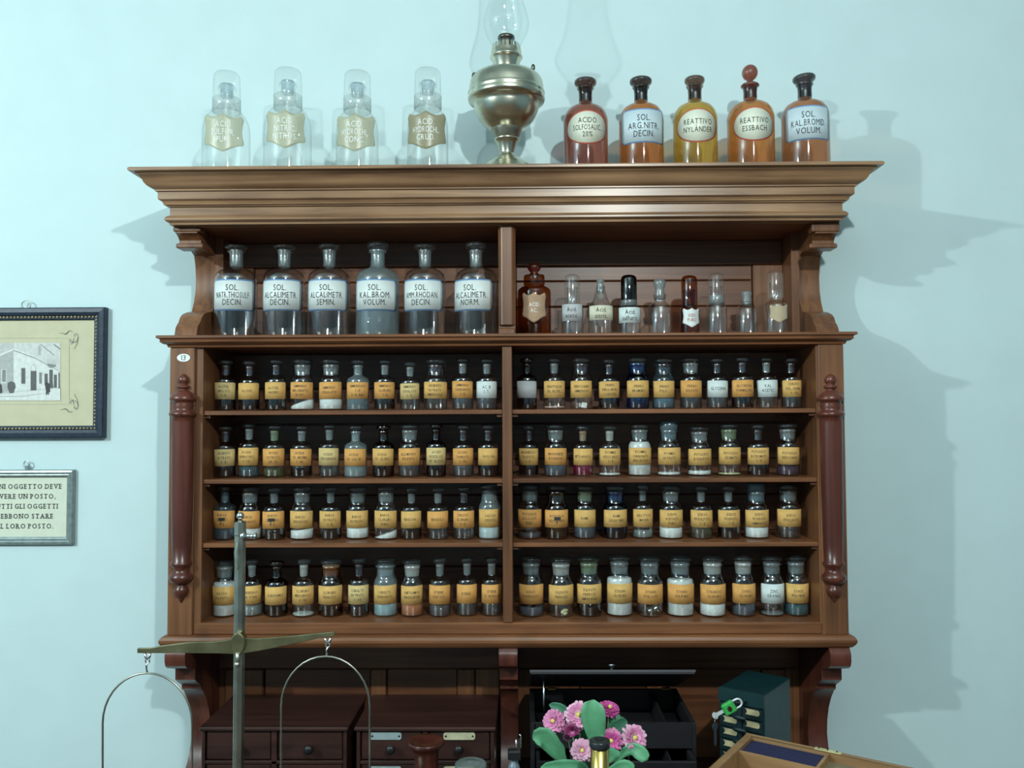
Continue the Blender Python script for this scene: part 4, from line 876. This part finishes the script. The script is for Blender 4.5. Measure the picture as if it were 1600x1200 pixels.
B().box(xv-.002, xv+.002, yc0-.047, yc1-.03, ZD+.017, dz1-.003).build('partition', WBK, dr, co)
# lid: hinged at the back, its front edge raised
lz = PX(955, 1054, 1.735).z; ang = math.atan2(lz-zrm-.004, yc1-1.735); LL = math.hypot(lz-zrm-.004, yc1-1.735)
Ml = Matrix.Translation(((cx0+cx1)/2, yc1, zrm+.004)) @ Matrix.Rotation(-ang, 4, 'X'); hwc = (cx1-cx0)/2
ld = B().box(-hwc, hwc, -LL, 0, 0, .008, 0, Ml).build('lid', WBK, ch, co, .0015)
B().box(-hwc-.001, hwc+.001, -LL-.002, -LL, .004, .009, 0, Ml).build('lid_edge', plain('bluish_lid_edge', (.012, .012, .020), .5), ld, co)  # thin strip along the lid front, slightly bluer than the lid wood
B().lathe([(.003, 0), (.003, .006), (.007, .010), (.0075, .012), (0, .013)], (0, -LL+.012, .008), 14, 0, True, Ml).build('knob', M_steel, ld, co)
for xx in (PX(862, 1094, 1.95).x, PX(1040, 1094, 1.95).x): B().box(xx-.009, xx+.009, yc1-.012, yc1-.001, zrm+.0005, zrm+.003).build('hinge', M_brassb, ch, co)
rx = PX(850, 1100, 1.80).x
B().tube([(rx, 1.80, zrm-.03), (rx, 1.80, zrm+.004+(1.95-1.80)*math.tan(ang)-.001)], .0022).build('lid_stay', M_steel, ch, co)

# green metal card cabinet
Pn = PX(1192, 1088, 1.70); zg = Pn.z; rzg = R(-37)
gc = thing('card_index_cabinet', (Pn.x, Pn.y, ZD), 'dark green metal card cabinet with small labelled drawers, padlocked', 'cabinet', None, rzg)
M_green = plain('green_enamel_metal', (.006, .034, .038), .42, .1, .2, 50); M_greend = plain('dark_green_metal', (.005, .020, .024), .45, .1, .2, 50)
GW, GD, Hg = .094, .15, zg-ZD      # local: front face along -x, depth along +y
B().box(-GW, -.0, .006, GD, 0, Hg).build('cabinet_body', M_green, gc, None, .002)
nrow = 9; rh = (Hg-.03)/nrow
B().box(-GW, 0, 0, .0065, Hg-.026, Hg).build('top_rail', M_green, gc, None, .001)
M_card = plain('buff_card_label', (.52, .44, .25), .8, 0, .1)
for i in range(nrow):
    z = Hg-.028-rh*(i+1)
    for x in (-GW*.5-.0, 0):
        dw = B().box(x-GW*.5+.002, x-.003, .0, .0062, z+.0012, z+rh-.001).build('drawer', M_greend, gc, None, .0008)
        xx0, xx1 = x-GW*.5+.006, x-.007
        n_ = 6; pl_ = [(xx0+.004-.004*math.cos(R(a)), z+rh*.68+.0055*math.sin(R(a))) for a in range(90, 271, 36)]+[(xx1-.004+.004*math.cos(R(a)), z+rh*.68+.0055*math.sin(R(a))) for a in range(-90, 91, 36)]
        B().prism(pl_, -.0012, .0, lambda p, q, t: (p, t, q)).build('card_label', M_card, dw)
    B().lathe([(.006, 0), (.006, .004), (.015, .010), (.014, .013), (0, .014)], (0, 0, 0), 14, 0, True, Matrix.Translation((-GW*.48, 0, z+rh*.16)) @ Matrix.Rotation(R(90), 4, 'X') @ Matrix.Diagonal((1, .32, 1, 1))).build('handle', M_greend, gc)
B().box(-GW*.5-.004, -GW*.5+.004, -.004, .001, .0, Hg-.03).build('locking_bar', M_greend, gc, None, .001)
B().tube([(-GW*.5+.012*math.cos(R(a)), -.006-.010*math.sin(R(a)) if 0 < a < 180 else -.001, Hg-.018+.001) for a in range(0, 181, 20)], .0022).build('hasp', M_black, gc)
# padlock hanging from the hasp, with two keys
pk = PX(1139, 1106, 1.665)
pd = thing('padlock', (pk.x, pk.y, pk.z), 'green padlock with steel shackle hanging on the green card cabinet', 'padlock')
Rm = Matrix.Rotation(R(61), 4, 'Y')
B().box(-.0115, .0115, -.006, .006, -.0125, .0125, 0, Rm).build('lock_body', plain('green_lock_enamel', (.05, .42, .09), .35), pd, None, .003)
B().tube([(-.008, 0, .010)]+[(-.008, 0, .019)]+[(.008*math.cos(R(a)), 0, .019+.008*math.sin(R(a))) for a in range(180, -1, -20)]+[(.008, 0, .010)], .0019, 8, 0, False, Rm).build('shackle', plain('bright_nickel', (.72, .78, .78), .4, .25), pd)
em = B().prism([(.0055*math.cos(a*math.pi/12), .0045*math.sin(a*math.pi/12)) for a in range(24)], -.0068, -.0059, lambda p, q, t: (p, t, q), 0, False, Rm).build('emblem', M_brassb, pd)
B().tube([(.0040*math.cos(a*math.pi/10), -.0070, .0032*math.sin(a*math.pi/10)) for a in range(20)], .0005, 4, 0, True, Rm).build('emblem_ring', M_ink, em)
def keymesh(M):
    bow = [(.0085*math.cos(R(a)), -.030+.0085*math.sin(R(a))) for a in range(120, 421, 25)]
    k = B().prism(bow+[(.004, -.018), (.0035, 0), (-.0035, 0), (-.004, -.018)], -.0012, .0012, lambda p, q, t: (p, t, q), 0, False, M)
    return k
k1 = keymesh(Rm @ Matrix.Translation((0, 0, -.012)) @ Matrix.Diagonal((.8, 1, .62, 1))); k1.build('key', plain('bright_nickel', (.72, .78, .78), .4, .25), pd)
rp_ = Rm @ Vector((0, 0, -.031))
B().tube([(rp_.x, rp_.y+.004*math.cos(R(a)), rp_.z-.006+.007*math.sin(R(a))) for a in range(0, 360, 30)], .0007, 5, 0, True).build('key_ring', M_steel, pd)
k2 = B().prism([(.0075*math.cos(R(a)), .0075*math.sin(R(a))) for a in range(-60, 241, 30)]+[(-.0028, -.012), (-.0028, -.034), (0, -.038), (.0028, -.034), (.0028, -.012)], -.001, .001, lambda p, q, t: (p, t, q), 0, False, Matrix.Translation((rp_.x, rp_.y, rp_.z-.020)) @ Matrix.Rotation(R(35), 4, 'Z'))
k2.build('key', plain('dull_steel', (.16, .20, .24), .4, 1), pd)

# open instrument case on a closed one
Pc = PX(1168, 1145, 1.50); zc_ = Pc.z; rzc = math.atan2(-.554, .833)
hc = .07
cs = thing('instrument_case', (Pc.x, Pc.y, zc_-hc), 'open pale wooden instrument case with blue-lined compartments and brass hinge', 'case', None, rzc)
CW, CDp, rm = .36, .25, .0115
B().box(0, CW, -rm, 0, 0, hc).box(0, CW, -CDp, -CDp+rm, 0, hc).box(0, rm, -CDp+rm, -rm, 0, hc).box(CW-rm, CW, -CDp+rm, -rm, 0, hc).build('case_sides', WOAK, cs, None, .0012)
B().box(rm, CW-rm, -CDp+rm, -rm, 0, .008).build('case_floor', WOAK, cs)
xr = .135; yr = -.074
B().box(rm, xr, yr, -rm, .008, hc-.006).build('velvet_lining', plain('navy_velvet', (.010, .012, .055), .95, 0, .3, 200), cs, None, .002)
B().box(rm, CW-rm, yr-.004, yr, .008, hc-.003).build('partition', WOAK, cs)
B().box(xr, xr+.005, yr, -rm, .008, hc-.002).build('partition', WOAK, cs)
B().box(xr+.005, CW-rm, yr, -rm, .008, hc-.014).build('tray_bed', plain('olive_felt', (.20, .16, .09), .9), cs)
hp = B().box(xr-.020, xr+.022, -.010, -.0015, hc, hc+.0012)
for k in (-.014, 0, .015): hp.ball((xr+k, -.0055, hc+.0014), .0016, 6, 1)
hp.build('hinge_plate', [plain('pale_brass', (.72, .68, .36), .45, .4), M_black], cs)
c2 = thing('closed_case', (Pc.x, Pc.y, ZD), 'closed dark wooden case underneath the open instrument case', 'case', None, rzc)
B().box(.03, CW-.03, -CDp+.03, -.03, 0, zc_-hc-ZD-.04).build('case_body', WDK, c2, None, .002)
B().box(.026, CW-.026, -CDp+.026, -.026, zc_-hc-ZD-.039, zc_-hc-ZD).build('lid', WDK, c2, None, .002)

# ---------------------------------------------------------------- balance
YBb = 1.40; kb = YBb/F
bx = PX(374, 1003, YBb); bo = (bx.x, YBb, ZD)
bal = thing('balance_scale', bo, 'tall brass beam balance with column, pointer and two hanging stirrups', 'scale')
def bp_(a, c, dy=0): p = PX(a, c, YBb); return Vector((p.x, YBb+dy, p.z))
zt_ = bp_(374, 816).z
B().box(bx.x-.085, bx.x+.085, YBb-.06, YBb+.06, ZD, ZD+.022).build('base', WDK, bal, bo, .004)
for sx_, sy_ in ((-1, -1), (-1, 1), (1, -1), (1, 1)): pass
def post_x(z): # column axis follows the plumb line through the beam centre
    return bx.x
hw_ = 8.3*kb
b = B()
b.lathe([(.03, 0), (.028, .008), (.016, .014), (.012, .03), (hw_*1.05, .04), (hw_*1.05, zt_-ZD-.022), (hw_*1.12, zt_-ZD-.020), (hw_*1.12, zt_-ZD), (hw_*.45, zt_-ZD+.002), (hw_*.45, zt_-ZD+.004)], (bx.x, YBb, ZD), 8, 0, False)
b.build('column', M_brass, bal, bo)
B().ball((bx.x, YBb, zt_+.0045+5.6*kb), 5.8*kb, 16).build('finial', M_steel, bal, bo)
# knurled knob and pointer near the top
k0 = bp_(380, 838)
Mk = Matrix.Translation(k0) @ Matrix.Rotation(R(90), 4, 'Y')
B().lathe([(0, -.004), (.008, -.004), (.0095, -.001), (.0095, .003), (.004, .004), (.003, .018), (.0055, .019), (.0055, .022), (0, .022)], (0, 0, 0), 16, 0, True, Mk).build('clamp_screw', M_steel, bal, bo)
pv = [(bp_(376, 846, -.014), 2.2), (bp_(374, 860, -.015), 3.6), (bp_(375, 872, -.015), 4), (bp_(376.5, 882, -.015), 2.4), (bp_(376, 889, -.015), .6)]
vs_ = []
for p, w0 in pv:
    for dx, dy in ((-1, 0), (0, -.0015), (1, 0), (0, .0015)): vs_.append((p.x+dx*w0*kb, p.y+dy, p.z))
B().add(vs_, [(4*i+k, 4*i+(k+1) % 4, 4*i+4+(k+1) % 4, 4*i+4+k) for i in range(len(pv)-1) for k in range(4)], 0, True).build('pointer', plain('pale_pointer_metal', (.62, .64, .50), .3, 1), bal, bo)
# beam
tops = [(221, 1009), (240, 1009), (255, 1006), (300, 1000), (345, 998.5), (378, 993), (408, 994), (450, 991), (495, 986.5), (500, 986), (526, 983.5)]
bots = [(526, 990), (500, 993), (495, 995), (450, 1005), (410, 1013), (378, 1018), (345, 1017), (300, 1016.5), (255, 1016.5), (240, 1016.5), (221, 1016.5)]
pl_ = [(bp_(a, c).x, bp_(a, c).z) for a, c in tops+bots]
bm_ = B().prism(pl_, YBb-.016, YBb-.010, lambda p, q, t: (p, t, q)).build('beam', M_beam, bal, bo, .0008)
hub = bp_(378, 1001)
B().prism([(hub.x+11*kb*math.cos(R(a)), hub.z+(17 if True else 0)*kb*math.sin(R(a))) for a in range(0, 360, 20)], YBb-.022, YBb-.005, lambda p, q, t: (p, t, q)).build('beam_hub', M_beam, bal, bo, .0015)
B().tube([bp_(378, 1014, -.022), bp_(378.5, 1024, -.022), bp_(378, 1031, -.022)], .0035).ball(bp_(378, 1032, -.023), .005, 12).build('pivot_drop', M_brass, bal, bo)
for s, hx, hy0, ytop, xl, xr_ in ((0, 236, 1015, 1048, 166.5, 305), (1, 515, 991, 1022, 443, 580)):
    Yo = -.013
    g = B().tube([bp_(hx-4, hy0+2, Yo), bp_(hx-3, hy0+8, Yo), bp_(hx, hy0+11, Yo)], .0022).tube([bp_(hx+4, hy0+2, Yo), bp_(hx+3, hy0+8, Yo), bp_(hx, hy0+11, Yo)], .0022)
    c = bp_(hx, hy0+14, Yo); g.tube([(c.x+.0035*math.cos(R(a)), c.y, c.z+.0035*math.sin(R(a))) for a in range(0, 360, 40)], .0012, 6, 0, True)
    g.tube([bp_(hx, hy0+17, Yo), bp_(hx-2, hy0+22, Yo), bp_(hx-1.5, hy0+28, Yo), bp_(hx, ytop+1, Yo)], .0015)
    g.build('hook', M_steel, bal, bo)
    cx_, rx_ = (xl+xr_)/2, (xr_-xl)/2; ry = 78
    pts = [bp_(cx_-rx_, 1330, Yo)]+[bp_(cx_-rx_, y, Yo) for y in (1250, 1180)]+[bp_(cx_+rx_*math.cos(R(a))*(1 if True else 1), ytop+ry-ry*math.sin(R(a)), Yo) for a in range(180, -1, -10)]+[bp_(cx_+rx_, y, Yo) for y in (1180, 1250, 1330)]
    B().tube(pts, .0017, 8).build('stirrup', M_brass, bal, bo)
    pz = bp_(cx_, 1330).z
    B().lathe([(0, -.016), (.03, -.014), (.055, -.006), (rx_*kb+.002, .0), (rx_*kb+.003, .002), (.054, -.003), (.03, -.011), (0, -.013)], (bp_(cx_, 1330).x, YBb+Yo, pz+.001), 32).build('pan', M_brass, bal, bo)

# ---------------------------------------------------------------- flowers
YFl = 1.52; kf = YFl/F
fl0 = PX(925, 1200, YFl); fo_ = (fl0.x, YFl, ZD)
fp = thing('potted_daisies', fo_, 'pink pompom daisies with broad green leaves in a small pot', 'flowers')
B().lathe([(0, 0), (.040, 0), (.042, .004), (.052, .085), (.055, .088), (.055, .098), (.050, .098), (.046, .085), (0, .083)], (fl0.x, YFl, ZD), 28).build('pot', plain('terracotta', (.30, .12, .07), .8), fp, fo_)
PK = [plain('petal_magenta', (.60, .09, .33), .6, 0, .15), plain('petal_pink', (.72, .25, .46), .6, 0, .15), plain('petal_pale', (.80, .44, .60), .6, 0, .12)]
M_yel = plain('flower_eye', (.70, .60, .16), .7, 0, .2, 300); M_leaf = plain('leaf_green', (.055, .21, .12), .5, 0, .2, 40, .2); M_leafl = plain('leaf_light_green', (.11, .35, .18), .5, 0, .18, 40, .2); M_stem = plain('stem_green', (.12, .22, .10), .6)
def fpx(a, c, dy=0): p = PX(a, c, YFl+dy); return Vector((p.x, p.y, p.z))
def blossom(px, py, dy, rpx, nrm, tone, flat=1.0, eye=True):
    rnd = random.Random(int(px)); c = fpx(px, py, dy); Rr = rpx*kf; n = Vector(nrm).normalized()
    u = n.orthogonal().normalized(); v = n.cross(u); b = B()
    for k, (rad, el, cnt, ln) in enumerate(((.15, -6, 20, .86), (.15, 10, 20, .86), (.14, 24, 18, .82), (.13, 38, 17, .74), (.12, 52, 15, .64), (.11, 66, 13, .54), (.10, 78, 9, .46))):
        for i in range(cnt):
            a = 2*math.pi*(i+.5*(k % 2))/cnt+rnd.uniform(-.08, .08); e = R(el+rnd.uniform(-11, 11)); L_ = ln*Rr*rnd.uniform(.86, 1.1)
            d_ = u*math.cos(a)+v*math.sin(a); s_ = (n.cross(d_)).normalized(); wq = Rr*.135
            p0 = c+d_*rad*Rr; p1 = p0+(d_*math.cos(e)+n*math.sin(e)*flat)*L_*.55; p2 = p0+(d_*math.cos(e*.8)+n*math.sin(e*.8)*flat)*L_
            p3 = p2+(d_*.9-n*.25)*Rr*.06
            b.add([p0-s_*wq*.4, p0+s_*wq*.4, p1-s_*wq, p1+s_*wq, p2-s_*wq*.85, p2+s_*wq*.85, p3], [(0, 1, 3, 2), (2, 3, 5, 4), (4, 5, 6)], tone[min(k//3, len(tone)-1)], True)
    o = b.build('blossom', PK, fp, fo_)
    if eye: B().ball(c+n*Rr*.30, Rr*.20, 10).build('flower_eye', M_yel, o, fo_)
    # stem from the pot to the flower head
    base = Vector((fl0.x+(c.x-fl0.x)*.15, YFl+dy*.3, ZD+.083)); mid = (base+c)/2+Vector(((c.x-fl0.x)*.22, 0, .01))
    e_ = c-n*Rr*.15
    B().tube([base, base*.5+mid*.5, mid, mid*.5+e_*.5, e_], .0014, 6).build('stem', M_stem, fp, fo_)
blossom(866, 1127, .00, 17.5, (-.45, -.8, .35), (1, 1, 0)); blossom(886, 1139, .03, 11, (-.3, -.9, -.2), (1, 1, 1), eye=False); blossom(904, 1118, -.005, 20, (-.1, -.85, .5), (2, 1, 2))
blossom(894, 1139, -.012, 13, (0, -.85, -.45), (1, 0, 1), eye=False); blossom(952, 1108, .03, 16, (.25, -.35, .9), (0, 0, 0), .8); blossom(909, 1172, -.02, 17, (.1, -.95, .2), (2, 2, 1)); blossom(955, 1157, -.015, 17.5, (-.1, -.95, .2), (1, 0, 0)); blossom(990, 1153, -.01, 19.5, (.3, -.85, .35), (2, 1, 2))
blossom(888, 1152, .02, 8, (-.1, -.8, -.5), (2, 2, 1), eye=False)
def leaf(pts, wd, mat=M_leaf, fold=.35):
    P = [fpx(*p) for p in pts]; n_ = 13; Q = []
    for i in range(n_):
        t_ = i/(n_-1)*(len(P)-1); k = min(int(t_), len(P)-2); f_ = t_-k
        p0, p1, p2, p3 = P[max(k-1, 0)], P[k], P[k+1], P[min(k+2, len(P)-1)]
        Q.append(.5*((2*p1)+(p2-p0)*f_+(2*p0-5*p1+4*p2-p3)*f_*f_+(3*p1-p0-3*p2+p3)*f_**3))
    vs_ = []
    for i, q in enumerate(Q):
        t_ = i/(n_-1); tg = (Q[min(i+1, n_-1)]-Q[max(i-1, 0)]).normalized(); s_ = tg.cross(Vector((0, -1, .15))).normalized()
        w0 = wd*kf*(.18+.82*math.sin(min(1, t_*.98)**1.7*math.pi*.92)) if t_ < .98 else wd*kf*.12
        wig = math.sin(i*1.9)*.06*wd*kf
        vs_ += [q-s_*w0+Vector((0, -fold*w0+wig, 0)), q-s_*w0*.5+Vector((0, -.3*fold*w0, 0)), q, q+s_*w0*.5+Vector((0, -.3*fold*w0, 0)), q+s_*w0+Vector((0, -fold*w0-wig, 0))]
    b = B().add(vs_, [(5*i+k, 5*i+k+1, 5*i+6+k, 5*i+5+k) for i in range(n_-1) for k in range(4)], 0, True)
    o = b.build('leaf', mat, fp, fo_); md = o.modifiers.new('t', 'SOLIDIFY'); md.thickness = .0006
leaf([(942, 1215, .0), (938, 1180, -.01), (930, 1140, -.015), (926, 1112, -.015), (927, 1093, -.01)], 19, M_leafl)
leaf([(890, 1225, -.01), (882, 1195, -.02), (868, 1170, -.03), (850, 1150, -.035), (832, 1153, -.04)], 15, M_leafl)
leaf([(885, 1215, 0), (878, 1185, .01), (872, 1170, .015), (862, 1160, .015)], 11)
leaf([(955, 1215, -.01), (966, 1185, -.015), (984, 1170, -.02), (1000, 1175, -.03), (1011, 1188, -.035)], 11, M_leafl)
leaf([(945, 1190, .02), (950, 1160, .025), (962, 1136, .03), (980, 1126, .03)], 12); leaf([(948, 1150, .03), (952, 1130, .03), (960, 1122, .03), (970, 1119, .03)], 5, M_leafl)
leaf([(905, 1180, .03), (895, 1130, .04), (880, 1108, .04), (858, 1101, .04)], 7); leaf([(940, 1200, -.03), (950, 1185, -.035), (955, 1175, -.04), (957, 1168, -.04)], 14, M_leafl)
leaf([(900, 1215, -.02), (915, 1200, -.03), (890, 1196, -.04), (845, 1199, -.05)], 10, M_leafl); leaf([(930, 1220, -.03), (955, 1204, -.04), (975, 1198, -.045), (990, 1205, -.05)], 12, M_leafl); leaf([(915, 1215, .01), (912, 1180, .02), (905, 1150, .025), (895, 1145, .03)], 14)

# ---------------------------------------------------------------- brass microscope
YM = 1.40; km = YM/F; mc = PX(937, 1160, YM); mo_ = (mc.x, YM, ZD)
ms = thing('microscope', mo_, 'brass microscope tube with black eyepiece standing before the daisies', 'microscope')
B().prism([(mc.x+a, YM+.02+c) for a, c in ((-.05, -.05), (-.03, -.055), (-.022, .03), (.022, .03), (.03, -.055), (.05, -.05), (.045, .055), (-.045, .055))], ZD, ZD+.015, lambda p, q, t: (p, q, t)).build('foot', M_black, ms, mo_, .003)
ztop = PX(937, 1168, YM).z; ze = PX(937, 1157, YM).z
B().box(mc.x-.009, mc.x+.009, YM+.045, YM+.063, ZD+.015, ztop-.09).box(mc.x-.008, mc.x+.008, YM+.010, YM+.063, ztop-.11, ztop-.09).build('arm', M_brassb, ms, mo_, .003)
B().box(mc.x-.035, mc.x+.035, YM-.035, YM+.046, ZD+.075, ZD+.081).build('stage', M_black, ms, mo_, .001)
B().lathe([(.006, ZD+.088), (.007, ZD+.10), (.010, ZD+.102), (.010, ZD+.12), (14*km, ZD+.125), (14*km, ztop-.001), (.004, ztop)], (mc.x, YM, 0), 28).build('tube', M_brassb, ms, mo_)
B().lathe([(13.5*km, ztop-.0005), (15.5*km, ztop+.001), (16*km, ztop+.004), (16*km, ze-.001), (15*km, ze+.001), (9*km, ze+.001), (6*km, ze-.002), (0, ze-.003)], (mc.x, YM, 0), 28).build('eyepiece', plain('black_eyepiece', (.02, .024, .028), .3), ms, mo_)
# ---------------------------------------------------------------- turned red jar, glass jar, small clip stand
Yj = 1.5; kj = Yj/F; jp = PX(666, 1160, Yj); zr_ = jp.z
B_ = B().lathe([(0, ZD), (.028, ZD), (.032, ZD+.006), (.030, ZD+.02), (.026, ZD+.06), (.022, ZD+.12), (20*kj, zr_-.055), (18*kj, zr_-.035), (19*kj, zr_-.018), (23*kj, zr_-.008), (27.5*kj, zr_-.003), (28.5*kj, zr_+.001), (27*kj, zr_+.004), (24*kj, zr_+.002), (12*kj, zr_-.004), (0, zr_-.005)], (0, 0, -ZD), 32)
tag(B_.build('turned_jar', wood('red_lacquered_wood', (.018, .005, .005), (.085, .018, .009), 2, .3), None, None, 0, (jp.x, Yj, ZD)), 'dark red turned wooden jar with flared rim before the drawer cabinet', 'jar')
jp = PX(735.5, 1193, Yj); gj = thing('glass_jar', (jp.x, Yj, ZD), 'small round glass jar with pale domed lid beside the red jar', 'jar')
hj = jp.z-ZD
B().lathe([(0, 0), (.022, 0), (.024, .004), (.024, hj-.012), (.020, hj-.008)], seg=28).build('jar_body', M_clearw, gj)
B().lathe([(.020, hj-.010), (.026, hj-.009), (24.5*kj, hj-.004), (24.5*kj, hj), (22*kj, hj+.002), (19*kj, hj+.0005), (12*kj, hj+.003), (0, hj+.005)], seg=32).build('lid', glass('pale_lid_glass', (.6, .7, .7), .6, .6, .10, .08, .45, (.42, .54, .54)), gj)
jp = PX(803, 1180, 1.55); st_ = thing('clip_stand', (jp.x, 1.55, ZD), 'small dark metal stand with wire clip and grey bulb by the bracket', 'stand')
k5 = 1.55/F; hz = jp.z-ZD
B().lathe([(0, 0), (.030, 0), (.030, .008), (.008, .012), (.006, .02), (.006, hz-.02)], seg=20).build('stand_foot', M_black, st_)
B().box(-.011, .013, -.010, .010, hz-.006, hz+.010).build('clamp_block', M_black, st_, None, .002)
B().tube([(.004, 0, hz+.028), (.004, 0, hz+.014), (.008, 0, hz+.0115), (.0125, 0, hz+.014), (.0125, 0, hz+.034), (.010, 0, hz+.037)], .0016).build('wire_clip', M_steel, st_)
B().box(.0055, .0110, -.003, .003, hz+.010, hz+.028).build('clip_screw', M_lampd, st_)
B().lathe([(0, hz-.035), (.009, hz-.033), (.012, hz-.026), (.009, hz-.016), (.004, hz-.010), (.004, hz-.006)], (0, 0, 0), 18).build('bulb', plain('grey_blue_bulb', (.16, .22, .26), .3), st_)
